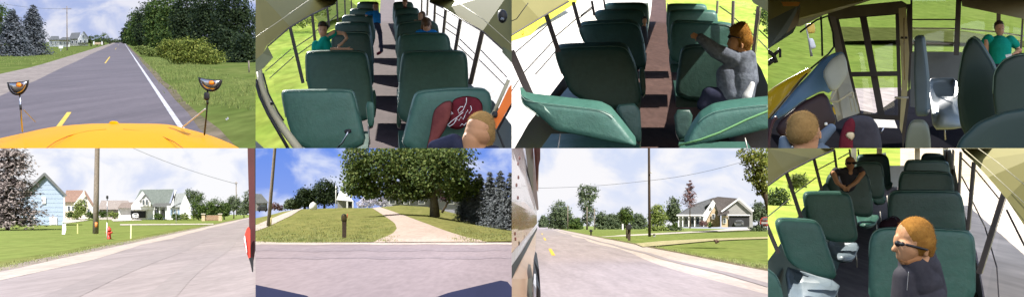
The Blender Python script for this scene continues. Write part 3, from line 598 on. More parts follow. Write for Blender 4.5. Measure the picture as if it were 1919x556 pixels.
sheet(S, 'ground', rows, mat('lawn_mown', (.225, .215, .085), (.145, .16, .052), .9, .3, bump=.25, fine=1.7, contrast=(.3, .7)), label='grassy bank rising from the road on both sides of the drive', cat='ground', smooth=True)
def drive(name, left, right, m, label, off=.35, n=16, t1=1.0):
    rows = []
    for i in range(n+1):
        t = -.02+i/n*(t1+.02); tt = max(t, 0); a, b = interp(t, left), interp(t, right); r = []
        for j in range(7):
            u = a+(b-a)*j/6; q = hill(u, tt, 0); v = q[1] if t >= 0 else interp(u, ROADV)+1.5; r.append((u, v-off, q[2]*.993))
        rows.append(r)
    sheet(S, name, rows, m, label=label, cat='driveway', smooth=True)
drive('driveway', [(0, 700), (.14, 733), (.28, 744), (.45, 740), (.7, 720), (1, 697)], [(0, 912), (.1, 880), (.28, 838), (.5, 790), (.75, 745), (1, 712)], mat('drive_dust', (.47, .38, .355), (.41, .335, .31), .95, .8, fine=4, famp=.1), 'pinkish gravel driveway climbing the bank between lawns')
drive('side_track', [(.2, 440), (.55, 460), (.8, 500), (1, 552)], [(.2, 441), (.55, 505), (.8, 545), (1, 566)], GRAVEL_L, 'pale side track at the left behind the leaning pole')
rd = strip(S, 'road', -40, 40, [3.2, 4, 5, 6.5, 8, 9.5, 11.2], mat('asphalt_lilac', (.30, .252, .272), (.235, .197, .217), .9, .22, fine=5, famp=.08, contrast=(.3, .7)), -.03, label='pale lilac asphalt road crossing in front of the driveway', cat='road')
def vstrip(v0, v1, u0=470, u1=965, n=40, wob=1.2, up=-.02):
    rows = []
    for k, v in enumerate((v0, (v0+v1)/2, v1)): rows.append([S.gp(u0+(u1-u0)*i/n, v+wob*math.sin(i*.55+k*1.3)+wob*.6*math.sin(i*1.27+k), up) for i in range(n+1)])
    m = n+1; return [q for r in rows for q in r], [(i*m+j, i*m+j+1, (i+1)*m+j+1, (i+1)*m+j) for i in range(2) for j in range(n)]
for nm, v0, v1, m_, wb, lb in (('shoulder', 450.5, 457, GRAVEL_L, .5, 'pale gravel shoulder along the foot of the grassy bank'), ('tyre_track', 463.5, 469, mat('asphalt_lilac_dark', (.235, .20, .222), (.265, .225, .248), .9, .5, fine=4, famp=.08), 1.0, 'upper worn tyre track on the lilac road'), ('tyre_track', 479.5, 483, MATS['asphalt_lilac_dark'], 1.0, 'lower thin tyre track on the lilac road')):
    V, F = vstrip(v0, v1, wob=wb); mesh(S, nm, V, F, m_, kind='structure', label=lb, cat=nm.replace('_', ' '), thin=True)
tufts(S, 'long_grass', 'uneven grass on the bank left of the drive', [S.p(*hill(rng.uniform(480, 735), rng.random()**1.5*.8)) for _ in range(600)], .14, 12, MATS['grass_blades_pale'], rng, .3, .02)
tufts(S, 'long_grass', 'uneven grass on the bank right of the drive', [S.p(*hill(rng.uniform(850, 958), rng.random()*.8)) for _ in range(320)], .14, 12, MATS['grass_blades_pale'], rng, .3, .02)
# mailbox
mb = thing(S, 'mailbox', 'black mailbox on a thick dark post at the foot of the bank', 'mailbox', S.p(645, 444.5, 11.4))
slab(S, 'post', [(641, 412, 11.4), (649.5, 412, 11.4), (649, 444.5, 11.4), (641.2, 444.5, 11.4)], .3, WOOD_D, mb)
q = pad(S, 'box', [(639.5, 415), (639.5, 404), (642, 400), (647, 400), (650, 404), (650, 415)], 11.3, .5, BLACK, mb, rnd=1); pad(S, 'door', [(640.6, 414), (640.6, 405), (642.6, 402), (646.6, 402), (648.8, 405), (648.8, 414)], 11.26, .04, mat('brass_worn', (.10, .075, .035), (.035, .028, .02), .4, 6, metal=.6), q, rnd=1)
tube(S, 'flag', [(651, 408, 11.3), (651, 400, 11.3)], .6, RED, q)
# poles
p = thing(S, 'utility_pole', 'leaning wooden utility pole at the left edge above the side track', 'utility pole', S.p(504, 423, 17))
tube(S, 'pole', [(503, 423, 17), (509, 350, 17), (516.5, 262, 17)], [3.6, 3.2, 2.8], WOOD, p, k=10); tube(S, 'guy_guard', [(507.5, 422, 16.9), (508.5, 407, 16.9)], 1.2, mat('yellow_sleeve', (.65, .55, .25), (.5, .45, .2), .5), p)
p = thing(S, 'flag_pole', 'slim white pole standing left of the white shed', 'pole', S.p(629.5, 391, 40)); tube(S, 'pole', [(629.5, 391, 40), (629.5, 348, 40)], .9, WHITE, p)
# left house, vehicles
h = thing(S, 'house', 'grey roofed house cut off by the left edge on the hill', 'house', S.p(485, 394, 70))
slab(S, 'wall', [(440, 378, 70), (501, 378, 70), (501, 395, 70), (440, 395, 70)], 8, GREY_S, h); slab(S, 'roof', [(430, 380, 69.6), (470, 362, 72), (490, 363, 72), (504, 380, 69.6)], 6, ROOF_G, h)
window(S, 488, 382, 496, 391, 69.8, h, fw=.8)
c = thing(S, 'car', 'dark car parked in front of the grey roofed house', 'car', S.p(490, 396, 60))
pad(S, 'body', [(482, 395), (482, 388), (486, 387), (489, 383), (498, 383), (501, 387), (502, 395)], 60, 1.6, mat('car_paint_dark', (.03, .03, .04), (.04, .04, .05), .25, 2, coat=.5), c, rnd=1); rect(S, 'window', 489.5, 384.2, 498, 386.8, 59.9, .05, PANE, c)
for u in (486, 498): lathe(S, 'wheel', u, [(396.5, 1.2), (392.5, 1.6), (390.5, 1.0)], 59.9, BLACK, c, 10)
tree(S, 'shrub', 'reddish brown shrub between the leaning pole and the hill trees', (520, 394, 60), [(516, 386, 9, 7), (527, 389, 8, 5)], LF_R, 900, 1.3, 0, cat='shrub', seed=120)
for i, (u, v, ru, rv, lb) in enumerate(((548, 382, 14, 9, 'lowest dark tree of the group on the hill crest'), (571, 371, 17, 18, 'middle dark tree on the hill crest behind the white tank'), (608, 361, 25, 25, 'tall round dark tree on the hill crest'))):
    tree(S, 'hill_tree', lb, (u, 392, 52), [(u, v-rv*.25, ru*.85, rv*.7), (u-ru*.4, v+rv*.3, ru*.7, rv*.6), (u+ru*.4, v+rv*.35, ru*.7, rv*.6)], LF_D if i else LF_F, 5200, 1.9, 2, group='dark trees on the hill crest', seed=121+i, deep=1.3)
tk = thing(S, 'storage_tank', 'white rounded tank standing on the crest of the bank', 'tank', S.p(587, 392, 39)); lathe(S, 'shell', 587, [(392, 7.2), (386, 7.4), (382.5, 6.6), (380, 4.6), (378.6, 2), (378.3, .3)], 39, WHITE, tk, 20); lathe(S, 'hatch', 587, [(379, 1.6), (377.6, 1.5), (377.3, .4)], 39, CONC, tk, 12)
h = thing(S, 'shed', 'white gabled shed partly hidden by the big tree', 'shed', S.p(648, 390, 46))
slab(S, 'wall', [(632, 372, 46), (661, 376, 46), (661, 391, 46), (632, 391, 46)], 5, GREY_S, h); slab(S, 'roof', [(630, 374, 45.7), (637, 357, 47), (648, 361, 47), (663, 377, 45.7)], 4, WHITE, h)
rect(S, 'post', 649, 377, 652, 391, 45.6, .2, WHITE, h); rect(S, 'doorway', 653, 379, 659, 391, 45.8, .2, DARKIN, h); rect(S, 'post', 660, 376, 662.5, 391, 45.6, .2, WHITE, h)
tree(S, 'flowering_shrub', 'pale lavender flowering shrub under the big tree left of the drive', (696, 389, 44), [(690, 377, 16, 10), (708, 372, 14, 12), (716, 380, 12, 8), (676, 382, 8, 7)], LF_L, 4200, 1.1, 0, cat='shrub', seed=130)
h = thing(S, 'house', 'shaded white house behind the trunk of the big tree', 'house', S.p(780, 388, 58))
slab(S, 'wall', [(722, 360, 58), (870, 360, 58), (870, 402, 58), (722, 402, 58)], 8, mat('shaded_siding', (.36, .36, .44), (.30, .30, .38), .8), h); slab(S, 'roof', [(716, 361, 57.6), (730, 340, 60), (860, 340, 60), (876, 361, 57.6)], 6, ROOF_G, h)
for u in (735, 762, 790, 845): window(S, u-6, 366, u+6, 382, 57.8, h, fw=1.2)
d = rect(S, 'door', 806, 366, 816, 390, 57.8, .1, DARKIN, h)
tree(S, 'maple_tree', 'huge spreading maple shading the top of the driveway', (815, 406, 26), [(700, 318, 50, 36), (675, 338, 34, 30), (668, 300, 28, 30), (742, 296, 56, 34), (760, 338, 44, 30), (806, 320, 60, 38), (852, 336, 40, 30), (835, 298, 52, 34), (880, 350, 22, 18), (790, 280, 70, 30), (786, 352, 30, 20), (660, 352, 18, 14), (702, 360, 34, 12), (752, 363, 40, 12), (852, 364, 26, 11)], LF_M, 26000, 3.0, 7.5, seed=140, clump=.17, deep=1.6, aim=(812, 320), bark=mat('maple_bark', (.17, .15, .12), (.10, .085, .07), .9, 4, bump=.4), per=18)
tree(S, 'plum_tree', 'small dark purple-leaved tree right of the maple trunk', (828, 398, 36), [(845, 366, 14, 9), (858, 372, 9, 7), (832, 370, 8, 6)], leafmat('leaves_purple', (.03, .012, .018), (.06, .025, .035), (.10, .05, .06)), 1200, 1.6, 1.8, seed=141)
for i, (u, vt, vb, w, z, lb) in enumerate(((876, 336, 414, 17, 27, 'leftmost blue spruce of the row right of the maple'), (898, 324, 418, 18, 26, 'second blue spruce of the row right of the maple'), (918, 322, 422, 18, 25.5, 'third blue spruce of the row right of the maple'), (937, 320, 426, 19, 25, 'fourth blue spruce of the row right of the maple'), (957, 324, 430, 19, 24.5, 'rightmost blue spruce of the row, cut by the picture edge'))):
    conifer(S, 'spruce_tree', lb, (u, vb, z), vt, w+9, LF_S, 7000, 2.8, group='row of blue spruces', seed=150+i, tiers=12, power=.6)
# flat dark navy shapes across the two bottom corners
bus = thing(S, 'school_bus', 'dark navy shapes in the bottom corners under the side camera', 'bus', S.p(720, 560, 1.2))
NAVY = mat('navy_dark', (.030, .034, .085), (.024, .028, .07), .5, 2)
slab(S, 'corner_panel', [(470, 530, 1.2), (479, 532.5, 1.2), (520, 541, 1.2), (575, 553, 1.2), (600, 570, 1.2), (470, 580, 1.2)], .05, NAVY, bus)
slab(S, 'corner_panel', [(800, 562, 1.2), (840, 547.5, 1.2), (934, 525.5, 1.2), (939, 524.5, 1.2), (951, 527, 1.2), (956, 533, 1.2), (970, 552, 1.2), (970, 580, 1.2), (800, 580, 1.2)], .05, NAVY, bus)

# ================================================================== place 7: the street on the right, along the bus
S = Pl[7]
skyback(S, 'hazy white sky with faint blue over the ranch house', skymat('sky_right', (.66, .74, .95), (.96, .95, .98), .36, .60, 2.3, 5.2, (.90, .90, .96)))
Y = geo(3.2, 420, 28)
strip(S, 'ground', -60, 120, [3.0]+Y, MATS['lawn_bright'], -.05, label='mown green lawns right of the long street', cat='ground')
strip(S, 'dirt_edge', 11.6, lambda y: 12.9+.15*math.sin(y*1.7), Y, DIRT, -.025, label='dark dirt edge between the street and the lawn', cat='verge')
strip(S, 'shoulder', 6.5, lambda y: 12.05+.1*math.sin(y*1.1), Y, GRAVEL_L, -.008, label='wide pale gravel shoulder right of the street', cat='shoulder')
rd = strip(S, 'road', -12, lambda y: 7.8+.5*math.sin(y*.5), Y, ASPH_L, .006, label='pale asphalt street running beside the bus to the horizon', cat='road')
for a, b in ((12.6, 16.2), (25, 30), (40, 46)): strip(S, 'centre_dash', 1.12, 1.42, geo(a, b, 3), LINE_Y, .02, rd, kind=None)
strip(S, 'tyre_track', lambda y: 8.9+.2*math.sin(y), lambda y: 9.5+.2*math.sin(y), Y, MATS['asphalt_track'], .012, rd, kind=None)
sheet(S, 'driveway', [[(1124, 441.3, 36.4), (1200, 437.8, 43.5), (1330, 431, 62), (1380, 427, 90), (1470, 423.2, 130)], [(1128, 443.2, 33), (1200, 440.4, 37.5), (1330, 433.6, 52), (1400, 430.5, 66), (1470, 427.5, 95)]], CONC, label='long pale driveway leading up to the garage', cat='driveway')
sheet(S, 'driveway', [[(1190, 455.5, 20.2), (1240, 450.6, 23.3), (1320, 446.6, 27), (1380, 444.6, 29.2), (1470, 442, 32.6)], [(1205, 461.5, 17.3), (1250, 458, 18.8), (1330, 450.6, 23.4), (1380, 448, 25.6), (1470, 445.4, 28.4)]], mat('straw_track', (.42, .38, .24), (.34, .31, .19), .95, 1, fine=3), label='straw-coloured nearer track crossing the right lawn', cat='track')
tufts(S, 'long_grass', 'ragged grass edge beside the right gravel shoulder', [S.g(13.0+rng.gauss(0, .3), y, -.04) for y in [9+rng.random()**2*30 for _ in range(340)]], .14, 10, MATS['grass_blades_pale'], rng, .25, .02)
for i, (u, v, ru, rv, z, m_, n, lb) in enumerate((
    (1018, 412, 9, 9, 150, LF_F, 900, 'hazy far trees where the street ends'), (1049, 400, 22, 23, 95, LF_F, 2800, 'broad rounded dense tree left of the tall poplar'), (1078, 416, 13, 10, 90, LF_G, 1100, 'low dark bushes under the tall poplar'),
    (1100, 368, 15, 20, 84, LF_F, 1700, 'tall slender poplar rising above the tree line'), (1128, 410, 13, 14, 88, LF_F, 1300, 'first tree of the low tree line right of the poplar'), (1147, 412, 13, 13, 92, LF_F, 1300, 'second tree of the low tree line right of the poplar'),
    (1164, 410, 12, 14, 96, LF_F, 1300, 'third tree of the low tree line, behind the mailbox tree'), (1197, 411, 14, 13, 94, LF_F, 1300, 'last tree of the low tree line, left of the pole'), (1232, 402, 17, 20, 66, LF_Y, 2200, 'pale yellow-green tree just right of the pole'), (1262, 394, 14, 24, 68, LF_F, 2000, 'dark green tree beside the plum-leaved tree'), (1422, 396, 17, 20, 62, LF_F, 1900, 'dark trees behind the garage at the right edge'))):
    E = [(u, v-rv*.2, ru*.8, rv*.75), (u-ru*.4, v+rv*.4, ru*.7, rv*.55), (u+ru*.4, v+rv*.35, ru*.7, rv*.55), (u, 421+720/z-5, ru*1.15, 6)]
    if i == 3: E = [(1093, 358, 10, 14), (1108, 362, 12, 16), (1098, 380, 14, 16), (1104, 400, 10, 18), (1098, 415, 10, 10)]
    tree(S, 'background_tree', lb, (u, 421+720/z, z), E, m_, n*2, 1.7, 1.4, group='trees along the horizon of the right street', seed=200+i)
for i, (u, vt) in enumerate(((1100, 395), (1064, 392), (1114, 398))):
    p = thing(S, 'utility_pole', ('thin pole before the tall poplar', 'thin pole before the broad rounded tree', 'thin pole just right of the poplar')[i], 'utility pole', S.p(u, 430, 76)); tube(S, 'pole', [(u, 430, 76), (u, vt-8, 76)], .8, WOOD, p)
p = thing(S, 'utility_pole', 'tall brown utility pole in the middle of the right lawn', 'utility pole', S.p(1217, 442.5, 33)); tube(S, 'pole', [(1217.3, 442.5, 33), (1216.6, 350, 33), (1216, 255, 33)], [2.7, 2.4, 2.1], WOOD_D, p, k=10); tube(S, 'insulator', [(1219, 323, 32.9), (1221.5, 323, 32.9)], 1.2, CONC, p)
wires(S, 'overhead_wire', 'overhead wire sagging left from the tall brown pole', ((1216, 338, 33), (1005, 352, 90)), .32, 3); wires(S, 'overhead_wire', 'overhead wire rising right from the tall brown pole', ((1217, 338, 33), (1450, 283, 20)), .32, 8)
p = thing(S, 'utility_box', 'small grey utility box on the lawn beside the tall pole', 'utility box', S.p(1226, 443.3, 32)); pad(S, 'housing', [(1223.5, 443.5), (1223.5, 437.5), (1228.5, 437.5), (1228.5, 443.5)], 32, .5, GREY_S, p, rnd=1); rect(S, 'lid', 1223, 436.4, 1229, 437.8, 31.95, .6, CONC, p)
mb = thing(S, 'mailbox', 'dark mailbox post half wrapped by a small round tree', 'mailbox', S.p(1179, 450.5, 24.4)); slab(S, 'post', [(1175.8, 428, 24.4), (1182, 428, 24.4), (1181.5, 450.5, 24.4), (1176.5, 450.5, 24.4)], .3, WOOD_D, mb); pad(S, 'box', [(1174, 430), (1174, 422.5), (1177, 419.5), (1181, 419.5), (1184, 422.5), (1184, 430)], 24.3, .6, BLACK, mb, rnd=1)
tree(S, 'ornamental_tree', 'small round green tree growing behind the mailbox post', (1175, 446, 27), [(1174, 398, 12, 11), (1176, 410, 11, 9), (1170, 406, 8, 9)], LF_G, 2000, 1.6, 1.3, seed=220)
mb = thing(S, 'mailbox', 'smaller farther mailbox beside the long street', 'mailbox', S.p(1107.5, 440.5, 37)); slab(S, 'post', [(1106.2, 433, 37), (1109, 433, 37), (1109, 440.5, 37), (1106.2, 440.5, 37)], .25, WOOD_D, mb); pad(S, 'box', [(1104.5, 434), (1104.5, 430.5), (1107, 429), (1110.5, 430.5), (1110.5, 434)], 36.9, .5, BLACK, mb, rnd=1)
pb = thing(S, 'gate_post', 'white post on the lawn left of the mailbox tree', 'post', S.p(1167, 430, 70)); rect(S, 'post', 1165.6, 419, 1168.4, 430, 70, .4, WHITE, pb)
# the ranch house
h = thing(S, 'house', 'grey ranch house with porch, stone gable and open double garage', 'house', S.p(1340, 424, 54))
slab(S, 'wall', [(1273, 402, 56), (1345, 402, 56), (1345, 425, 56), (1273, 425, 56)], 8, WHITE, h)
slab(S, 'porch_roof', [(1268, 402, 54.6), (1300, 382, 58), (1338, 369.5, 59), (1322, 402, 54.6)], 3, mat('bluegrey_shingles', (.13, .135, .15), (.095, .10, .11), .9, 2, fine=5), h)
rect(S, 'fascia', 1268, 401.5, 1323, 404, 54.5, .3, WHITE, h)
for u in (1272, 1279.5, 1291, 1302, 1312): rect(S, 'porch_column', u-.9, 404, u+.9, 424.5, 54.7, .35, WHITE, h)
for u in (1285.5, 1297, 1307.5): window(S, u-3.2, 407, u+3.2, 420, 55.9, h, fw=.8)
slab(S, 'gable', [(1318, 404, 54), (1336, 377, 54), (1350, 404, 54), (1350, 424, 54), (1318, 424, 54)], 6, WHITE, h)
slab(S, 'stone_front', [(1325, 412, 53.8), (1338, 387, 53.8), (1349, 412, 53.8), (1349, 424.5, 53.8), (1325, 424.5, 53.8)], .5, STONE, h)
slab(S, 'barge_board', [(1315, 405, 53.7), (1336, 374, 53.7), (1341, 381, 53.7), (1338, 383, 53.7), (1336, 379, 53.7), (1320, 405, 53.7)], .4, WHITE, h)
window(S, 1334, 400, 1340, 410, 53.7, h, fw=.8)
slab(S, 'roof', [(1330, 373, 56), (1345, 368, 58), (1385, 371.5, 57), (1372, 396, 53.6), (1349, 404, 53.2), (1340, 382, 54)], 2.5, mat('brown_slate', (.095, .085, .085), (.07, .062, .062), .9, 2, fine=5), h)
slab(S, 'garage_wall', [(1352, 401, 52.8), (1354, 393, 52.8), (1385, 372, 52.8), (1410, 394, 52.8), (1411, 425, 52.8), (1352, 425, 52.8)], 7, GREY_S, h)
slab(S, 'barge_board', [(1351, 395, 52.6), (1385, 370, 52.6), (1413, 394.5, 52.6), (1411, 396.5, 52.6), (1385, 373.5, 52.6), (1353, 397, 52.6)], .5, WHITE, h)
slab(S, 'side_roof', [(1344, 404, 52.4), (1348, 393.5, 53.2), (1366, 394, 52.7), (1367, 399, 52.3)], .5, MATS['brown_slate'], h)
g = rect(S, 'garage_opening', 1366, 403.5, 1404.5, 424.5, 52.6, .3, DARKIN, h); rect(S, 'garage_frame', 1364.5, 401.5, 1406, 403.5, 52.5, .3, WHITE, g)
rect(S, 'wall_trim', 1352, 404, 1364, 425, 52.65, .15, STONE, h); window(S, 1355, 408, 1361, 418, 52.6, h, fw=.8)
c = thing(S, 'car', 'car parked deep inside the dark double garage', 'car', S.p(1385, 424, 52.3)); pad(S, 'body', [(1376, 423.5), (1376, 416), (1379, 411.5), (1391, 411.5), (1394, 416), (1394, 423.5)], 52.45, .5, mat('car_grey', (.08, .085, .10), (.06, .065, .08), .25, 2, coat=.4), c, rnd=1); rect(S, 'windscreen', 1379, 412.4, 1391, 415.6, 52.4, .06, PANE, c)
for u in (1378, 1392): rect(S, 'headlight', u-1.4, 417.5, u+1.4, 419.2, 52.38, .05, CHROME, c)
for i, (u, v, w, lb) in enumerate(((1318, 418, 7, 'dark round bush between porch and stone gable'), (1330, 421, 5, 'small bush under the stone gable'), (1265, 421, 6, 'low bush at the left end of the porch'))):
    tree(S, 'shrub', lb, (u, 425.5, 53), [(u, v, w, 5.5)], LF_R if i == 0 else LF_G, 500, 1.1, 0, cat='shrub', seed=230+i, group='shrubs round the ranch house')
conifer(S, 'plum_tree', 'thin reddish bare-looking tree standing before the porch roof', (1293, 427, 50), 338, 19, LF_R, 1300, 2.0, seed=240, droop=-.5, tiers=9, bare=.42, power=.7)
tree(S, 'overhanging_tree', 'bright leafy branches hanging in from the top right corner', (1452, 440, 16), [(1425, 300, 32, 24), (1412, 326, 18, 18), (1432, 340, 22, 18), (1400, 290, 18, 14), (1420, 356, 12, 10), (1450, 310, 30, 50)], leafmat('leaves_sunny', (.06, .085, .015), (.14, .165, .03), (.26, .26, .06)), 5200, 2.6, 6, seed=241, clump=.2)
t = thing(S, 'pickup_truck', 'red truck parked at the right edge beyond the garage', 'truck', S.p(1432, 424, 50)); pad(S, 'body', [(1424, 423), (1424, 412), (1429, 406), (1445, 406), (1448, 412), (1448, 423)], 50, 1.8, mat('truck_red', (.30, .035, .025), (.24, .03, .022), .35, 2, coat=.4), t, rnd=1); rect(S, 'windscreen', 1429, 407.5, 1445, 412, 49.9, .1, PANE, t); rect(S, 'grille', 1427, 415, 1446, 419, 49.9, .1, CHROME, t)
for u in (1428, 1443): lathe(S, 'wheel', u, [(426, 1.5), (421, 2.2), (419, 1.2)], 49.8, BLACK, t, 10)
tree(S, 'shrub', 'small dark bush alone on the right lawn between the tracks', (1343, 456, 20), [(1343, 452, 4, 3.5), (1340, 449, 2.4, 2.4)], LF_R, 260, 1.1, 0, cat='shrub', seed=242)
# side of the bus
bus = thing(S, 'school_bus', 'side of the school bus reflecting the street along the left edge', 'bus', S.p(985, 545, 4))
SIDE = mat('side_reflection_pale', (.56, .40, .37), (.42, .28, .25), .16, .8, spec=.7, coat=.6, detail=2); SIDEO = mat('side_reflection_orange', (.42, .17, .035), (.24, .12, .05), .22, 1.6, spec=.6, coat=.5, detail=3)  # street reflections are put into the pale and orange panel colours
sd = lambda u: 165/(1007.6-u)*1.0 if u < 1003 else 36
def sp(u, v): return (u, v, sd(u))
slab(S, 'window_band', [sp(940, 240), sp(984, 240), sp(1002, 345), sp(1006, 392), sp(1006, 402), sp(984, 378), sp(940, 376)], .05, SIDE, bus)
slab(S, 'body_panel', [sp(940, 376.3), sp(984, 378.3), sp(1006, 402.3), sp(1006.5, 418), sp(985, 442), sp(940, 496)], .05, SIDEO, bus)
slab(S, 'gutter', [(979.5, 240, 5.5), (997, 240, 5.5), (1002, 320, 14), (1009.5, 392, 30), (1006, 394, 30), (999, 362, 16), (989.5, 320, 8)], .06, mat('gutter_dark', (.10, .07, .07), (.07, .05, .05), .4), bus)
slab(S, 'roof_edge', [(997.2, 240, 6), (1012.5, 240, 6), (1012.5, 298, 8), (1009.8, 310, 12), (1008.5, 360, 26), (1006, 355, 24)], .06, mat('roof_edge_red', (.30, .09, .08), (.22, .07, .06), .4), bus)
for i, (u, v) in enumerate(((973.5, 296), (970, 306.5), (971.5, 332), (968, 346.5), (970.5, 370), (965, 437), (966, 447))): pad(S, 'rivet', [(u-1.8, v+3.6), (u-1.6, v-3.6), (u+1.6, v-3.8), (u+1.8, v+3.4)], sd(u)-.03, .04, MAR, bus, rnd=2, bulge=.01)
slab(S, 'rub_rail', [sp(940, 497), sp(985, 443), sp(1006, 421), sp(1007, 424), sp(990, 450), sp(978, 470), sp(940, 524)], .08, mat('rail_pale', (.45, .45, .50), (.32, .32, .36), .3, spec=.6), bus)
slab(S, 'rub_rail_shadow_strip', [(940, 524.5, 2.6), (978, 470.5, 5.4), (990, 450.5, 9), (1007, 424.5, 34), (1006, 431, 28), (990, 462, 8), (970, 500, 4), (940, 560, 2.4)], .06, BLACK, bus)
for i, (u, v) in enumerate(((972, 455), (981, 443), (989.5, 433), (985, 437))): pad(S, 'marker_lamp', [(u-2, v+4), (u-2, v-4), (u+2, v-4), (u+2, v+4)], sd(u)-.06, .05, BLACK, bus, rnd=2)
slab(S, 'skirt', [(940, 560.5, 2.4), (970, 500.5, 4), (990, 462.5, 8), (1005, 433, 26), (1003, 465, 14), (999, 520, 4), (998, 580, 3), (940, 600, 2.4)], .06, mat('skirt_ochre', (.30, .20, .14), (.22, .15, .11), .4, 1.5, spec=.5), bus)
w = slab(S, 'wheel_arch', [(998.5, 600, 2.9), (998.5, 520, 3.4), (1000, 485, 4.2), (1003, 470, 5), (1006, 474, 5), (1010.5, 505, 3.6), (1013, 545, 3), (1013.5, 600, 2.8)], .12, BLACK, bus)
slab(S, 'arch_trim', [(999.5, 600, 2.85), (999.5, 530, 3.2), (1001, 512, 3.5), (1004, 512, 3.5), (1005, 540, 3.1), (1004.5, 600, 2.8)], .05, mat('rail_pale', (1, 1, 1)), w)

# ================================================================== shared cabin materials
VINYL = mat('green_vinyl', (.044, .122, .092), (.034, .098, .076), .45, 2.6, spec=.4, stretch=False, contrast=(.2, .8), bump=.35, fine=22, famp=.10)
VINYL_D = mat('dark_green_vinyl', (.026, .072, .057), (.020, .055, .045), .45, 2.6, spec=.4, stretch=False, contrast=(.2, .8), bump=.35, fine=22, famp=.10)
VINYL_B = mat('blue_vinyl', (.165, .205, .235), (.13, .165, .19), .4, 2, spec=.45, stretch=False)
SEAM = mat('seat_seam_highlight', (.11, .19, .16), (.09, .16, .13), .4, 3, spec=.5)  # lighter than the vinyl, paints the highlight on the seat-top seam
CEIL = mat('ceiling_cream', (.20, .18, .06), (.16, .145, .048), .5, 1.5, spec=.4)
FLOOR = mat('cabin_floor', (.115, .08, .082), (.085, .06, .062), .8, 1.6, spec=.1, fine=8)
POST = mat('window_post_paint', (.075, .062, .058), (.05, .042, .042), .45, 2)
POST_L = mat('pale_frame_paint', (.42, .38, .25), (.33, .30, .20), .5, 3)
WALLG = mat('cabin_wall_grey', (.14, .16, .17), (.11, .125, .135), .5, 2)
FIELD = mat('sunlit_field', (.35, .40, .085), (.22, .32, .055), .9, .16, fine=.9, famp=.25, contrast=(.35, .65))
PALE = mat('sunlit_gravel', (.66, .62, .56), (.58, .54, .50), .95, .4, fine=2)
METAL = mat('seat_frame_steel', (.42, .40, .36), (.32, .30, .27), .4, 4, metal=.5)
SKIN = mat('skin', (.62, .36, .24), (.54, .30, .20), .55, 6, stretch=False, detail=2)
SKIN_T = mat('skin_tan', (.50, .25, .125), (.44, .22, .11), .55, 6, stretch=False, detail=2)
HAIR_D = mat('hair_dark', (.035, .024, .018), (.06, .042, .03), .6, 20, stretch=False)
HAIR_B = mat('hair_brown', (.10, .055, .03), (.15, .085, .045), .6, 20, stretch=False)
HAIR_G = mat('hair_ginger', (.32, .155, .035), (.22, .10, .024), .85, 16, stretch=False)
HAIR_S = mat('hair_cropped_sandy', (.33, .20, .075), (.25, .15, .055), .85, 16, stretch=False)
TEAL = mat('teal_cotton', (.015, .34, .27), (.012, .28, .22), .85, 8, stretch=False)
BLUE = mat('blue_cotton', (.02, .20, .55), (.016, .16, .46), .85, 8, stretch=False)
NAVYC = mat('navy_cotton', (.025, .028, .05), (.04, .042, .07), .85, 8, stretch=False)
BLKC = mat('black_fabric', (.022, .020, .026), (.04, .037, .045), .8, 9, stretch=False)
GREYC = mat('grey_blue_fleece', (.16, .18, .22), (.10, .11, .14), .9, 12, stretch=False, bump=.3, fine=30)
WHITEC = mat('white_cotton', (.75, .75, .76), (.65, .65, .67), .85, 6, stretch=False)
MAROON = mat('maroon_fleece', (.15, .022, .03), (.09, .015, .022), .9, 6, stretch=False, bump=.2)

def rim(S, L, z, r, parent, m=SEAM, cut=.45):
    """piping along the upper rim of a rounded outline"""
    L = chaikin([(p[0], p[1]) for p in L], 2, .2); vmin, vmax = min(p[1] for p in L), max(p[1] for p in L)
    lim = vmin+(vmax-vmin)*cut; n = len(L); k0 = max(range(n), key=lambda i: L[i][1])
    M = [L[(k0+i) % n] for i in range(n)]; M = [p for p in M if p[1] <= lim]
    if len(M) > 2: tube(S, 'seam_highlight', [(u, v, z) for u, v in M], r, m, parent, k=6)
def seat(S, label, L, z, t=.13, lift=(0, -4), m=None, cushion=None, legs=None, group=None, seam_highlight=True, cm=None, bulge=.012, q=.2, pr=.8, behind=False):
    m = m or VINYL
    vb = max(p[1] for p in L); ub = sum(p[0] for p in L)/len(L)
    root = thing(S, 'passenger_bench', label, 'bench seat', S.p(ub, vb, z), group)
    b = pad(S, 'backrest', L, z, t, m, root, lift=lift, bulge=bulge, q=q)
    if seam_highlight and b: rim(S, L, z-.002, pr, b)
    if cushion:
        vm = max(p[1] for p in cushion[0]); k = cushion[2] if len(cushion) > 2 else 0
        pad(S, 'cushion', [(u, v, cushion[1]+k*(vm-v)) for u, v in cushion[0]], cushion[1], .12, cm or m, root, lift=(0, 3), rnd=1, bulge=.01)
    if behind:  # unseen cushion block added so the bench shades more of the floor
        u0, u1 = min(p[0] for p in L)+3, max(p[0] for p in L)-3; v0 = min(p[1] for p in L); s = FL/z
        q = lambda u, v, zz: S.p(720+(u-720)*z/zz if False else u, v, zz)
        zb = z+.34; f = z/zb; cu, cv = S.vp
        w = lambda u, v: (cu+(u-cu)*f, cv+(v-cv)*f)
        vt, vb2 = v0+.62*s, v0+.74*s; A = [(u0, vt), (u1, vt), (u1, vb2), (u0, vb2)]
        V = [S.p(u, v, z, t+.01) for u, v in A]+[S.p(*w(u, v), zb) for u, v in A]
        mesh(S, 'cushion', V, [(0, 1, 2, 3), (4, 5, 6, 7), (0, 1, 5, 4), (1, 2, 6, 5), (2, 3, 7, 6), (3, 0, 4, 7)], m, root)
    for lg in (legs or ()): tube(S, 'leg', lg, 1.4, METAL, root)
    return root
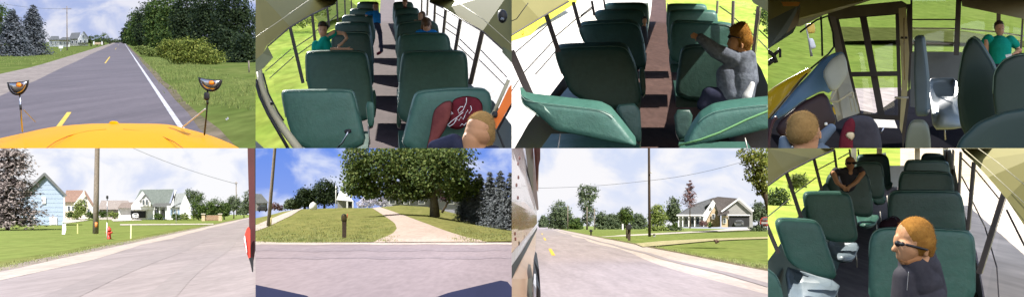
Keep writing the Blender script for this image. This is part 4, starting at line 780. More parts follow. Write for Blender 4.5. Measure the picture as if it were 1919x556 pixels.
def roof(S, label, z0, z1, v, mid=None, a=330, b=330):  # unseen edge-on roof sheet, added and trimmed to shade the cabin
    V = []; zs = geo(z0, z1, 12)
    for z in zs: V += [S.p(max(S.u0, mid-a/z) if mid else S.u0, v, z), S.p(min(S.u1, mid+b/z) if mid else S.u1, v, z)]
    mesh(S, 'bus_roof_shade', V, [(2*i, 2*i+1, 2*i+3, 2*i+2) for i in range(11)], CEIL, kind='structure', label=label, cat='roof', thin=True)
def person(S, label, z, body, clothes=(), hair=(), extra=(), skin=None, vox=.9, group=None, base=None):
    """one continuous body, clothing and hair as children"""
    lo = max((c[1] for c in body), default=0); root = thing(S, 'person', label, 'person', S.p(*(base or (body[0][0], lo, z))), group)
    blob(S, 'body', z, body, skin or SKIN, root, vox)
    for nm, caps, m in clothes: blob(S, nm, z, caps, m, root, vox)
    if hair:
        ho = blob(S, 'hair', z, hair[0], hair[1], root, vox*.8); s = z/FL; rr = np.random.default_rng(int(abs(hair[0][0][0])))
        M = ho.data; nf = len(M.polygons); V, F = [], []; org = root.location; ln = (2.6 if vox > 1 else 1.2)*s
        for fi in rr.integers(0, nf, size=2600 if vox > 1 else 500):
            p = M.polygons[fi]; q = Vector(p.center)+org+Vector(rr.normal(size=3))*.8*s; nn = (Vector(p.normal)*.55+Vector((0, 0, -.5))+Vector(rr.normal(size=3))*.45).normalized()
            d = nn.cross(Vector(rr.normal(size=3))).normalized()*.3*s; k = len(V); V += [q-d, q+d, q+nn*ln*rr.uniform(.7, 1.6)]; F.append((k, k+1, k+2))
        h0 = hair[1].node_tree.nodes['Mix'].inputs[6].default_value if 'Mix' in hair[1].node_tree.nodes else (.3, .2, .1, 1)
        mesh(S, 'strands', V, F, leafmat(hair[1].name+'_strands', tuple(x*.45 for x in h0[:3]), tuple(x*.9 for x in h0[:3]), tuple(min(1, x*1.5) for x in h0[:3])), ho, thin=True, kind='stuff')
    for nm, caps, m in extra: blob(S, nm, z, caps, m, root, vox*.6, it=1)
    return root
def head(u, v, w, h, turn=0, ear=0):
    """skull, jaw, nose (turn: -1 looks left .. 1 looks right, 0 towards camera), ears"""
    f = 1-abs(turn)*.5
    c = [(u, v-h*.16, w*.5, u, v-h*.05, w*.5), (u+turn*w*.10, v+h*.12, w*.44, u+turn*w*.16, v+h*.30, w*.30, -w*.12*f)]
    c.append((u+turn*w*.46, v+h*.02, w*.07, u+turn*w*.54, v+h*.12, w*.09, -w*.52*f))     # nose
    for s in (-1, 1):
        if turn*s < .5: c.append((u+s*w*.48*(1-abs(turn)*.75)-turn*w*.05, v-h*.02, w*.07, u+s*w*.48*(1-abs(turn)*.75)-turn*w*.05, v+h*.10, w*.06, -w*.42*abs(turn)))
    c.append((u-turn*w*.05, v+h*.3, w*.26, u-turn*w*.08, v+h*.62, w*.30))
    return c
def eyes(u, v, w, h, turn=0):
    return [(u+s*w*.2+turn*w*.2, v-h*.02, w*.055, u+s*w*.2+turn*w*.2, v-h*.02, w*.055, -w*.47*(1-abs(turn)*.3)) for s in (-1, 1)]
def mouth(u, v, w, h, turn=0):
    return [(u-w*.12+turn*w*.22, v+h*.27, w*.035, u+w*.12+turn*w*.22, v+h*.27, w*.035, -w*.40)]
DARK = mat('dark_eyes', (.02, .015, .012), (.03, .02, .02), .3, 3); LIPS = mat('lips', (.40, .16, .12), (.36, .14, .10), .5, 3)

# ================================================================== place 2: front cabin seen down the aisle
S = Pl[2]; zL = lambda u: 330/max(720-u, 12); zR = lambda u: 330/max(u-722, 12)
sheet(S, 'ground', [[(u, v, z) for u in (470, 600, 719)] for v, z in ((-40, 80), (20, 42), (80, 26), (160, 16), (290, 10))], FIELD, label='blazing sunlit grass outside the left cabin windows', cat='ground')
sheet(S, 'road', [[(u, v, z) for u in (719.2, 850, 970)] for v, z in ((-40, 80), (20, 42), (80, 26), (160, 16), (290, 10))], PALE, label='glaring pale roadside outside the right cabin windows', cat='road')
sheet(S, 'field_edge', [[(790, -30, 60), (840, -20, 50), (900, 40, 36), (965, 96, 24)], [(780, -5, 60), (830, 12, 50), (890, 58, 36), (965, 120, 24)]], FIELD, label='strip of bright grass far outside the right windows', cat='ground')
sheet(S, 'shade_strip', [[(560, -10, 50), (640, -10, 56)], [(600, 45, 30), (680, 20, 40)]], GRASS, label='darker grass beyond the left rear windows', cat='ground')
tree(S, 'hedge', 'hazy hedge far beyond the grass outside the left front windows', (560, 58, 30), [(520, 62, 22, 9), (560, 40, 24, 9), (598, 22, 22, 8)], LF_Y, 1800, 2.2, 0, cat='hedge', seed=401)
roof(S, 'unseen cabin roof sheet added to shade the front aisle', 1.25, 10, -2, 721)
for sgn, lab in ((-1, 'cream ceiling panel over the left front windows'), (1, 'cream ceiling panel over the right front windows')):
    if sgn < 0: L = [(470, -20), (650, -20), (628, 6), (584, 27), (543, 50), (500, 86), (492, 102), (470, 122)]
    else: L = [(792, -20), (970, -20), (970, 118), (948, 98), (905, 58), (862, 34), (834, 16), (806, 3)]
    z = zL if sgn < 0 else zR
    c = slab(S, 'bus_ceiling', [(u, v, 1.1+.08*(z(u)-1.1)) for u, v in L], .06, CEIL, kind='structure', label=lab, cat='ceiling')
    rl = [(628, 7), (584, 28), (543, 51.5), (502, 87)] if sgn < 0 else [(806, 4), (834, 17), (862, 35), (905, 59.5), (948, 98)]
    tube(S, 'window_rail', [(u, v, 1.08+.08*(z(u)-1.1)) for u, v in rl], 1.5, POST, c, k=6)
    sm = [(479, 70), (520, 42), (580, 0)] if sgn < 0 else [(850, 0), (905, 36), (959, 84)]
    tube(S, 'ceiling_seam', [(u, v, 1.06+.08*(z(u)-1.1)) for u, v in sm], .8, POST_L, c, k=6)
    if sgn < 0: slab(S, 'corner_panel', [(470, 120, 1.08), (493, 100, 1.09), (501, 86, 1.09), (512, 108, 1.09), (494, 128, 1.08), (470, 140, 1.07)], .06, mat('olive_panel', (.13, .14, .07), (.1, .11, .055), .5), c)
    else: slab(S, 'corner_panel', [(943, 88, 1.09), (962, 100, 1.08), (970, 118, 1.07), (970, 130, 1.07), (941, 98, 1.09)], .06, mat('olive_panel', (1, 1, 1)), c)
wl = slab(S, 'bus_wall', [(u, v, zL(u)*1.02) for u, v in ((566, 190), (590, 140), (640, 72), (685, 30), (700, 18), (706, 60), (698, 160), (690, 285), (560, 285))], .05, WALLG, kind='structure', label='left cabin wall under the front windows', cat='wall')
for a, b, w in (((543.5, 51, 0), (568, 156, 0), 6.5), ((585, 28, 0), (591, 84, 0), 5.5), ((613, 14, 0), (617, 52, 0), 4), ((631, 0, 0), (633, 40, 0), 3.4), ((646, -4, 0), (647, 30, 0), 2.8), ((658, -4, 0), (659, 22, 0), 2.2)):
    z = zL(a[0]); bar(S, 'window_post', (a[0], a[1], z), (b[0], b[1], z), w, POST, wl)
for (u0, v0, u1, v1) in ((497, 134, 546, 92), (505, 147, 551, 106), (549, 92, 588, 66), (553, 106, 589, 80), (590, 60, 614, 40), (618, 40, 632, 28)):
    bar(S, 'window_rail', (u0, v0, zL(u0)*1.0), (u1, v1, zL(u1)*1.0), 1.8, mat('pale_rail', (.52, .50, .42), (.42, .40, .34), .4), wl)
for q in (((500, 88), (543, 53), (566, 150), (520, 190)), ((546, 52), (585, 30), (590, 80), (568, 150)), ((588, 28), (612, 15), (616, 50), (593, 80))):
    mesh(S, 'pane', [S.p(u, v, zL(u)*1.015) for u, v in q], [(0, 1, 2, 3)], GLASS, wl, thin=True)
wr = slab(S, 'bus_wall', [(u, v, zR(u)*1.02) for u, v in ((745, 20), (760, 16), (815, 52), (858, 105), (884, 160), (925, 190), (970, 250), (970, 290), (752, 290), (744, 100))], .05, mat('cabin_wall_blue', (.16, .20, .22), (.12, .15, .17), .5, 2), kind='structure', label='right cabin wall under the front windows', cat='wall')
for a, b, w in (((904, 57), (880.5, 158), 7.5), ((863, 33), (851, 104), 5.5), ((835, 16), (829.5, 70), 4.6), ((815, 4), (813, 48), 3.6), ((801, -2), (800, 30), 3), ((790, -4), (789.5, 22), 2.4)):
    z = zR(a[0]); bar(S, 'window_post', (*a, z), (*b, z), w, POST, wr); bar(S, 'post_edge', (a[0]+w*.6, a[1], z*.995), (b[0]+w*.6, b[1], z*.995), 1.4, POST_L, wr)
for (u0, v0, u1, v1) in ((901, 94, 950, 145), (898, 112, 946, 160), (861, 73, 893, 104), (857, 84, 890, 116), (834, 40, 857, 56), (832, 52, 855, 67), (815, 24, 832, 34)):
    bar(S, 'window_rail', (u0, v0, zR(u0)), (u1, v1, zR(u1)), 1.8, POST, wr)
for q in (((906, 60), (950, 98), (930, 190), (884, 158)), ((866, 36), (902, 58), (882, 150), (853, 104)), ((838, 18), (862, 34), (850, 100), (831, 70))):
    mesh(S, 'pane', [S.p(u, v, zR(u)*1.015) for u, v in q], [(0, 1, 2, 3)], GLASS, wr, thin=True)
rows = [[(a, v, z), (a+(b-a)*.33, v, z), (a+(b-a)*.66, v, z), (b, v, z)] for v, z, a, b in ((285, 2.15, 570, 880), (225, 2.7, 620, 850), (170, 3.5, 660, 800), (100, 5.5, 690, 765), (60, 8, 704, 750), (20, 14, 712, 741), (-20, 24, 715, 738))]
sheet(S, 'bus_floor', rows, FLOOR, label='dark aisle floor of the front cabin', cat='floor')
SE = [
 ('front left seat back with a hanging pull cord', [(527, 176), (531, 170), (654, 169), (663, 175), (673, 215), (688, 282), (556, 282), (536, 225)], 1.25, None),
 ('second left seat, the teal-shirted boy leans over it', [(572, 104), (577, 97), (676, 96), (688, 105), (697, 170), (699, 226), (640, 230), (575, 176)], 1.75, None),
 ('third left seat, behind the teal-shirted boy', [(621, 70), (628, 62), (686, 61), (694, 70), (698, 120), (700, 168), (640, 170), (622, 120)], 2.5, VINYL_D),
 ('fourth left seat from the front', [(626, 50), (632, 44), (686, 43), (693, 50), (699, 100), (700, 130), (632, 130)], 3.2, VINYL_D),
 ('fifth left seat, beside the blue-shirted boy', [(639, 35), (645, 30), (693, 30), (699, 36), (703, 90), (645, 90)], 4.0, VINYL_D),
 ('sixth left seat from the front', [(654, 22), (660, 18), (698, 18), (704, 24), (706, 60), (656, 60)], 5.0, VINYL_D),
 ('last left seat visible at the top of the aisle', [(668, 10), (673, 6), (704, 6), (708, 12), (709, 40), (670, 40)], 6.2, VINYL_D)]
for i, (lb, L, z, m_) in enumerate(SE):
    cu = [([(685, 190), (702, 190), (701, 236), (690, 240)], z+.05), ([(694, 170), (705, 168), (705, 215), (697, 220)], z+.06)][i] if i < 2 else None
    s_ = seat(S, lb, L, z, lift=(2, -3), m=m_, cushion=cu, group='seats left of the front aisle', seam_highlight=z < 3, behind=True, legs=[[(690, 236, z+.08), (693, 270, z+.08)]] if i == 0 else None)
    if i == 0:
        tube(S, 'pull_cord', [(632, 277, 1.23), (641, 268, 1.22), (649, 254, 1.22), (652, 247, 1.22)], 1.5, CHROME, s_); pad(S, 'cord_bracket', [(645, 243), (658, 241), (659, 249), (646, 251)], 1.225, .03, BLACK, s_, rnd=1)
SE = [
 ('front right seat back with the maroon sweater on it', [(750, 285), (764, 230), (776, 182), (786, 172), (840, 167), (905, 166), (917, 173), (921, 190), (921, 285)], 1.22, None),
 ('second right seat back from the front', [(745, 236), (748, 160), (754, 106), (762, 97), (866, 96), (875, 104), (878, 168), (878, 236)], 1.75, None),
 ('third right seat, the bent-over child sits behind it', [(744, 170), (747, 76), (754, 64), (834, 63), (842, 72), (845, 97), (845, 170)], 2.3, None),
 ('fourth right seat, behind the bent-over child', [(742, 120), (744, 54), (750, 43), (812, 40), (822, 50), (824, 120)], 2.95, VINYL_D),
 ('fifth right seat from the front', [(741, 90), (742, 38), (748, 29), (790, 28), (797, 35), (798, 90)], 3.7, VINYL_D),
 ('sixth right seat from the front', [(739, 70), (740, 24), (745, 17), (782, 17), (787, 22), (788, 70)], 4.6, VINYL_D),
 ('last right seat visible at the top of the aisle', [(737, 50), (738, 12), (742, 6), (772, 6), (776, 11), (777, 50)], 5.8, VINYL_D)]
for i, (lb, L, z, m_) in enumerate(SE):
    cu = ([(744, 192), (752, 192), (752, 240), (743, 236)], z+.06) if i == 1 else None
    seat(S, lb, L, z, lift=(-2, -3), m=m_, cushion=cu, group='seats right of the front aisle', seam_highlight=z < 3, behind=True)
# pale door frame left, orange strap right
f = thing(S, 'window_frame', 'curved pale frame of the front left window by the driver', 'window frame', S.p(520, 277, 1.2))
tube(S, 'frame_bar', [(484, 128, 1.2), (491, 165, 1.19), (508, 205, 1.18), (532, 243, 1.17), (568, 290, 1.16)], [6.5, 6.5, 7, 7.5, 8], POST_L, f); tube(S, 'outer_seal', [(479, 150, 1.19), (487, 180, 1.18), (503, 214, 1.17), (540, 278, 1.16)], 3.2, BLACK, f); tube(S, 'inner_seal', [(493, 138, 1.19), (503, 175, 1.18), (522, 212, 1.17), (532, 226, 1.17)], 1.6, BLACK, f); pad(S, 'latch', [(506, 190), (512, 190), (512, 197), (506, 197)], 1.15, .03, BLACK, f, rnd=1)
slab(S, 'corner_gusset', [(470, 255, 1.15), (500, 282, 1.15), (470, 290, 1.15)], .05, WALLG, f)
st = thing(S, 'grab_strap', 'bright orange strap beside the driver in the front right corner', 'strap', S.p(935, 235, 1.1)); slab(S, 'strap', [(953, 165, 1.1), (966, 150, 1.1), (966, 180, 1.1), (930, 242, 1.1), (921, 232, 1.1)], .03, mat('orange_strap', (.85, .20, .03), (.75, .17, .03), .6), st); tube(S, 'strap_post', [(953, 150, 1.12), (933, 195, 1.12), (912, 236, 1.12)], 3.4, POST_L, st); pad(S, 'buckle', [(922, 209), (933, 209), (932, 221), (922, 221)], 1.09, .03, BLACK, st, rnd=1)
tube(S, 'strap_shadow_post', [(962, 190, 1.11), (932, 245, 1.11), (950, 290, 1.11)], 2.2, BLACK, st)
cm = thing(S, 'dome_camera', 'black round dome hanging from the ceiling at the top right', 'camera', S.p(940, 18, 1.06)); pad(S, 'dome', [(932, 28), (934, 20), (940, 17), (948, 20), (952, 30), (949, 40), (942, 45), (934, 40)], 1.06, .10, BLACK, cm, rnd=2, bulge=.05); pad(S, 'lens', [(938, 33), (945, 33), (945, 40), (938, 40)], 1.02, .02, PANE, cm, rnd=2)
# people
person(S, 'boy in a teal T-shirt leaning over the second left seat', 2.0,
    head(605, 58, 17, 30, .25)+[(606, 72, 4, 604, 88, 6), (604, 82, 4, 595, 88, 4), (610, 72, 4, 625, 61, 4), (595, 88, 4, 606, 92, 3.4), (606, 92, 3.4, 650, 92.5, 2.9, 0, -3), (625, 60, 4.4, 645, 63, 3.6, 6, 4), (645, 63, 3.6, 650, 72, 3.2, 4, 0), (650, 72, 3.2, 641, 82, 2.8)]+hand_caps(652, 92.5, 1, .35, 3.2, dy=-3)+hand_caps(640, 82, -.7, .6, 2.8),
    [('shirt', [(608, 74, 8, 600, 90, 11), (592, 84, 8, 590, 94, 6.5), (616, 68, 7, 626, 62, 5.8, 3), (608, 82, 12, 612, 100, 12, 4)], TEAL)],
    ([(605, 50, 8.6, 604, 48, 8.8, 2.2), (600, 52, 4, 598, 58, 2.4, 3), (612, 50, 4, 612, 54, 2.4, 3), (604, 47, 6, 608, 47, 5, -3)], HAIR_D), [('eyes', eyes(605, 58, 17, 30, .25), DARK), ('mouth', mouth(605, 58, 17, 30, .25), LIPS)], vox=.8)
person(S, 'boy in a bright blue shirt sitting at the aisle edge far left', 3.6,
    head(704, 14, 11, 18, -.2)+[(707, 48, 3, 714, 60, 2.6), (690, 26, 2.6, 686, 30, 2)]+hand_caps(711, 46, .2, 1, 1.8)+[(704, 24, 3, 706, 40, 3), (706, 30, 2, 711, 46, 1.8)],
    [('shirt', [(704, 25, 6.5, 706, 40, 6.5), (696, 25, 4.5, 688, 26, 3.4), (710, 28, 4, 711, 42, 3)], BLUE), ('trousers', [(706, 44, 5.6, 712, 62, 4.8), (712, 62, 4.6, 715, 96, 3.2)], NAVYC), ('shoe', [(713, 98, 3, 708, 101, 2.8)], MAROON)], ([(704, 9.5, 5.6, 704, 8.5, 5.4, 1.4)], HAIR_B), [('eyes', eyes(704, 14, 11, 18, -.2), DARK)], vox=.6)
person(S, 'child in a blue shirt bent over behind the third right seat', 2.45,
    head(800, 50, 18, 26, .1)+[(780, 66, 4, 786, 72, 3)], [('shirt', [(786, 64, 8.5, 812, 64, 8.5), (798, 72, 14, 800, 84, 14), (778, 68, 6, 776, 80, 5), (818, 66, 6, 822, 80, 5)], BLUE)],
    ([(798.5, 42, 10.2, 799, 46, 10, 2), (793, 50, 4.6, 791, 54, 3, -1), (806, 50, 4, 807, 53, 2.6, -1), (800, 45, 7, 800, 49, 6, -4)], HAIR_B), [('eyes', eyes(800, 52, 18, 26, .1), DARK)], vox=.8)
person(S, 'brown-haired passenger looking left behind the bent-over child', 3.05,
    head(789, 32, 12, 20, -.5)+[(778, 40, 3, 786, 42, 3)], [('shirt', [(788, 48, 7.5, 790, 60, 8)], NAVYC)], ([(791, 27, 6, 792, 30, 6, 1.5), (794, 33, 3.4, 794, 37, 2.4)], HAIR_B), [('eyes', eyes(789, 32, 12, 20, -.5), DARK)], vox=.6)
person(S, 'farthest passenger in red at the top of the right row', 5.0, head(759, 6, 9, 14, 0), [('shirt', [(759, 18, 6, 759, 26, 6)], MAROON)], ([(759, 2, 4.8, 759, 3, 4.7, 1)], HAIR_D), vox=.6)
sw = thing(S, 'sweater', 'maroon sweater with white script draped over the front right seat', 'sweater', S.p(850, 277, 1.19))
pad(S, 'body', [(848, 186), (872, 179), (896, 183), (905, 196), (904, 222), (880, 232), (860, 244), (838, 238), (842, 210)], 1.195, .02, MAROON, sw, bulge=.02); pad(S, 'sleeve', [(812, 206), (832, 190), (848, 188), (846, 215), (836, 240), (822, 262), (806, 282), (798, 282), (806, 250)], 1.19, .02, mat('maroon_faded', (.20, .06, .055), (.12, .035, .035), .9, 6, stretch=False, bump=.2), sw, bulge=.03)
SCR = [[(874, 183), (874, 192), (868, 206), (860, 213), (858, 206), (863, 200), (868, 200)], [(868, 210), (856, 220), (846, 227), (839, 234), (842, 237), (850, 232), (855, 225)], [(852, 228), (856, 222), (860, 226), (864, 219), (868, 224), (872, 215)], [(872, 214), (877, 206), (879, 213), (884, 205), (882, 198)], [(862, 236), (866, 232), (870, 235), (874, 230)], [(846, 210), (849, 213), (845, 214)]]
for L in SCR: tube(S, 'script_stroke', [(u, v, 1.165) for u, v in L], .65, WHITEC, sw, k=5)
person(S, 'driver with cropped sandy hair and glasses in the bottom right of the aisle picture', 1.0,
    [(899, 240, 26, 897, 250, 27), (886, 262, 20, 884, 276, 18, -6), (871, 258, 3.4, 871, 268, 3, -14), (896, 270, 18, 890, 292, 20)],
    [('shirt', [(815, 276, 14, 850, 268, 18, 4), (850, 270, 18, 884, 288, 22, 4), (900, 292, 20, 925, 292, 20)], NAVYC)], ([(902, 234, 26.3, 901, 246, 27, 3), (908, 256, 20, 908, 266, 16, 5)], HAIR_S), [('glasses', [(872, 254, 1.1, 884, 270, 1.1, -19)], BLACK)], skin=SKIN_T, vox=1.3)

# ================================================================== place 3: middle cabin
S = Pl[3]; zL = lambda u: 360/max(1232-u, 14); zR = lambda u: 330/max(u-1232, 14)
sheet(S, 'road', [[(u, v, z) for u in (950, 1090, 1230)] for v, z in ((-40, 80), (20, 42), (80, 26), (160, 16), (290, 10))], PALE, label='glaring white road outside the left middle windows', cat='road')
sheet(S, 'field_edge', [[(940, -10, 28), (1000, -30, 34), (1090, -30, 44)], [(950, 112, 25), (1010, 50, 30), (1080, 6, 40)]], mat('field_yellow', (.55, .50, .06), (.45, .42, .05), .9, .4, fine=1.5), label='yellow-green verge far outside the left middle windows', cat='ground')
sheet(S, 'ground', [[(u, v, z) for u in (1230.2, 1340, 1450)] for v, z in ((-40, 80), (20, 42), (80, 26), (160, 16), (290, 10))], FIELD, label='sunlit grass outside the right middle windows', cat='ground')
tree(S, 'bush', 'dark bush outside at the top right corner of the middle cabin', (1432, 60, 14), [(1432, 30, 14, 18), (1440, 50, 10, 12)], LF_G, 900, 2.2, 0, cat='bush', seed=300)
m_ = tree(S, 'flower_cluster', 'small orange flowers outside the front left window', (980, 67, 14), [(980, 62, 2.2, 5)], leafmat('orange_petals', (.7, .2, .02), (.85, .28, .03), (.9, .4, .05)), 60, 1.0, 0, cat='flowers', seed=301)
roof(S, 'unseen cabin roof sheet added to shade the middle aisle', 1.25, 10, -2, 1232, 360)
c = slab(S, 'bus_ceiling', [(u, v, 1.1+.08*(zL(u)-1.1)) for u, v in ((950, -20), (1090, -20), (1062, 4), (1010, 34), (959, 66), (950, 72))], .06, CEIL, kind='structure', label='tan ceiling panel over the left middle windows', cat='ceiling')
tube(S, 'window_rail', [(u, v, 1.08+.08*(zL(u)-1.1)) for u, v in ((1066, 3), (1012, 34.5), (956, 68))], 1.6, POST, c, k=6); tube(S, 'dangling_wire', [(u, v, 1.06) for u, v in ((990, 6), (978, 22), (968, 36), (958, 40))], .8, BLACK, c, k=6)
c = slab(S, 'bus_ceiling', [(u, v, 1.1+.08*(zR(u)-1.1)) for u, v in ((1395, -20), (1450, -20), (1450, 30), (1432, 18), (1412, 6))], .06, CEIL, kind='structure', label='tan ceiling corner over the right middle windows', cat='ceiling')
wl = slab(S, 'bus_wall', [(u, v, zL(u)*1.03) for u, v in ((958, 288), (990, 232), (1022, 190), (1060, 140), (1110, 70), (1190, 6), (1215, 6), (1222, 100), (1200, 288))], .05, mat('cabin_wall_dark', (.085, .085, .09), (.06, .06, .066), .5, 2), kind='structure', label='dark left wall under the middle cabin windows', cat='wall')
for a, b, w in (((957, 96), (994, 180), 14), ((1021, 20), (1047, 98), 9), ((1074, 4), (1087, 52), 7), ((1109, 2), (1114, 30), 4.5), ((1131, -4), (1134, 16), 3.4)):
    z = zL(a[0]); bar(S, 'window_post', (*a, z), (*b, z), w, mat('post_brown', (.11, .085, .075), (.08, .06, .055), .45), wl)
for (u0, v0, u1, v1) in ((962, 102, 1030, 44), (980, 138, 1036, 78), (1003, 140, 1042, 96), (958, 172, 972, 150), (1042, 68, 1082, 34), (1086, 34, 1110, 16), (1088, 30, 1110, 13)):
    bar(S, 'window_rail', (u0, v0, zL(u0)), (u1, v1, zL(u1)), 2.0, POST, wl)
for q in (((962, 70), (1020, 33), (1042, 96), (990, 168)), ((1026, 30), (1072, 6), (1086, 50), (1050, 92)), ((1078, 5), (1108, 2), (1112, 28), (1090, 50))):
    mesh(S, 'pane', [S.p(u, v, zL(u)*1.015) for u, v in q], [(0, 1, 2, 3)], GLASS, wl, thin=True)
wr = slab(S, 'bus_wall', [(u, v, zR(u)*1.03) for u, v in ((1250, 6), (1262, 16), (1292, 50), (1324, 86), (1352, 104), (1380, 106), (1408, 102), (1426, 128), (1450, 185), (1450, 290), (1262, 290), (1248, 100))], .05, mat('cabin_wall_taupe', (.16, .15, .14), (.12, .115, .105), .5, 2), kind='structure', label='grey right wall under the middle cabin windows', cat='wall')
for a, b, w in (((1421, 12), (1411, 104), 7), ((1373.5, 2), (1372, 52), 4.6), ((1344, 2), (1343, 26), 3)):
    z = zR(a[0]); bar(S, 'window_post', (*a, z), (*b, z), w, POST, wr); bar(S, 'post_edge', (a[0]+w*.7, a[1], z*.995), (b[0]+w*.7, b[1], z*.995), 1.8, POST_L, wr)
for (u0, v0, u1, v1) in ((1422, 56, 1445, 78), (1421, 74, 1446, 100), (1376, 34, 1412, 66), (1348, 12, 1371, 28)):
    bar(S, 'window_rail', (u0, v0, zR(u0)), (u1, v1, zR(u1)), 2.2, POST if u0 == 1422 else MATS['pale_rail'], wr)
for q in (((1376, 2), (1418, 8), (1410, 100), (1378, 58)), ((1426, 18), (1450, 30), (1450, 180), (1418, 108))):
    mesh(S, 'pane', [S.p(u, v, zR(u)*1.015) for u, v in q], [(0, 1, 2, 3)], GLASS, wr, thin=True)
rows = [[(a, v, z), (a+(b-a)*.33, v, z), (a+(b-a)*.66, v, z), (b, v, z)] for v, z, a, b in ((288, 2.3, 1000, 1440), (225, 2.9, 1110, 1370), (170, 3.6, 1170, 1310), (100, 5.5, 1205, 1268), (60, 8, 1214, 1256), (20, 14, 1220, 1249), (-20, 24, 1224, 1246))]
sheet(S, 'bus_floor', rows, mat('cabin_floor_brown', (.095, .058, .05), (.07, .043, .037), .8, 1.6, spec=.1, fine=8), label='dark brown aisle floor of the middle cabin', cat='floor')
SE = [
 ('front left seat of the middle cabin tilted towards the corner', [(976, 178), (984, 188), (1002, 192), (1128, 206), (1148, 216), (1168, 240), (1196, 276), (1150, 268), (1095, 256), (1040, 246), (1005, 214), (980, 196)], 1.25, (-2, -17), VINYL, .10),
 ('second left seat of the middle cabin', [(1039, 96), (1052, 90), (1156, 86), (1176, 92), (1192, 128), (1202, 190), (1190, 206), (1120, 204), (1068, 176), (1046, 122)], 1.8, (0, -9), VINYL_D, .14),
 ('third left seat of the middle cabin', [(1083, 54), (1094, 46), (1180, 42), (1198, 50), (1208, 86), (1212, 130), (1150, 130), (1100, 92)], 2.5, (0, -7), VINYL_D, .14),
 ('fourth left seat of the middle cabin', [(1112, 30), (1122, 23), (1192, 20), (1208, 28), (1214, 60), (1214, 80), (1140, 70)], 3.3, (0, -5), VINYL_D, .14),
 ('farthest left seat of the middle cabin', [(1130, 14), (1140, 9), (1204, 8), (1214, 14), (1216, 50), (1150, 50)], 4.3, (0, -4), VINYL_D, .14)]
for i, (lb, L, z, lf, m_, q) in enumerate(SE):
    cu = ([(1150, 196), (1199, 192), (1203, 262), (1196, 270), (1172, 236)], z+.1) if i == 0 else (([(1196, 128), (1208, 124), (1211, 172), (1203, 184)], z+.1) if i == 1 else None)
    seat(S, lb, L, z, lift=lf, m=m_, q=q, cushion=cu, cm=VINYL_D, group='seats left of the middle aisle', seam_highlight=z < 3, behind=True, t=.16, legs=[[(1050, 250, z+.15), (1044, 290, z+.15)]] if i == 0 else None)
SE = [
 ('front right seat of the middle cabin with a bright seam', [(1280, 276), (1296, 246), (1312, 224), (1336, 210), (1372, 203), (1450, 195), (1450, 204), (1450, 240), (1384, 256), (1316, 270)], 1.22, (0, -17), VINYL, .12),
 ('second right seat, the grey-clad man rests his arm over it', [(1264, 190), (1270, 130), (1276, 98), (1286, 89), (1330, 87), (1392, 92), (1398, 110), (1398, 190)], 1.95, (0, -6), VINYL_D, .18),
 ('third right seat of the middle cabin with a sunlit corner', [(1254, 122), (1256, 60), (1260, 46), (1270, 41), (1366, 46), (1376, 54), (1378, 122)], 2.35, (0, -5), VINYL, .18),
 ('fourth right seat of the middle cabin', [(1250, 84), (1253, 30), (1258, 21), (1336, 22), (1345, 28), (1346, 84)], 3.1, (0, -4), VINYL, .18),
 ('farthest right seat of the middle cabin', [(1248, 60), (1250, 16), (1254, 9), (1318, 10), (1325, 15), (1326, 60)], 4.0, (0, -3), VINYL, .18)]
for i, (lb, L, z, lf, m_, q) in enumerate(SE):
    s_ = seat(S, lb, L, z, lift=lf, m=m_, q=q, group='seats right of the middle aisle', seam_highlight=z < 3, behind=True, t=.16, cushion=([(1262, 205), (1300, 205), (1290, 258), (1268, 262)], 1.5) if i == 0 else None, cm=VINYL_D, legs=[[(1396, 258, 1.3), (1404, 295, 1.3)]] if i == 0 else None)
    if i == 0: tube(S, 'lower_seam', [(1272, 272, 1.2), (1312, 262, 1.19), (1350, 248, 1.185), (1400, 224, 1.185), (1445, 206, 1.185)], 2.2, mat('seam_bright', (.16, .34, .13), (.13, .28, .11), .4), s_)
person(S, 'ginger-haired man in a grey fleece with sunglasses resting his arm on the seat', 1.55,
    [(1385, 66, 18, 1387, 75, 18.5), (1376, 80, 13, 1372, 90, 9, -4), (1368, 78, 3.4, 1363.5, 83, 2.8, -4), (1372, 92, 6, 1374, 95, 6, -4), (1388, 90, 12, 1390, 112, 13), (1390, 112, 12, 1390, 150, 14), (1385, 112, 9, 1340, 96, 8, 0, -6), (1340, 96, 8, 1312, 72, 5.5, -6, -4), (1387, 86, 3, 1386, 92, 2.4, -18)]+hand_caps(1309, 70, -1, -.25, 4.6, dy=-4),
    [('fleece', [(1392, 116, 22, 1392, 150, 26), (1392, 150, 27, 1388, 180, 26), (1374, 112, 17, 1340, 96, 14, -6), (1340, 96, 14, 1312, 72, 9, -6, -4), (1362, 140, 20, 1368, 176, 24), (1402, 108, 15, 1408, 150, 14)], GREYC), ('undershirt', [(1404, 160, 6, 1394, 182, 10, -22)], WHITEC), ('trousers', [(1370, 186, 20, 1330, 178, 16), (1330, 178, 15, 1318, 196, 12)], NAVYC)],
    ([(1387, 63, 19.6, 1391, 76, 19.2, -1.5), (1397, 84, 11, 1397, 94, 8, -2), (1377, 56, 10, 1390, 52, 12)], HAIR_G), [('sunglasses', [(1365, 70, 3.2, 1368, 71, 3.4, -7), (1366, 69, 1.4, 1383, 74, 1.1, -12, -21)], BLACK)], skin=SKIN_T, vox=1.2)
person(S, 'passenger whose face shows past the fourth left seat of the middle cabin', 2.9, head(1208, 40, 9, 14, -.2)+[(1206, 50, 3, 1202, 60, 4)], [('sleeve', [(1206, 54, 6, 1208, 80, 7)], BLKC)], ([(1208, 35, 4.8, 1208, 36, 4.8, 1)], HAIR_D), vox=.6, skin=SKIN_T)

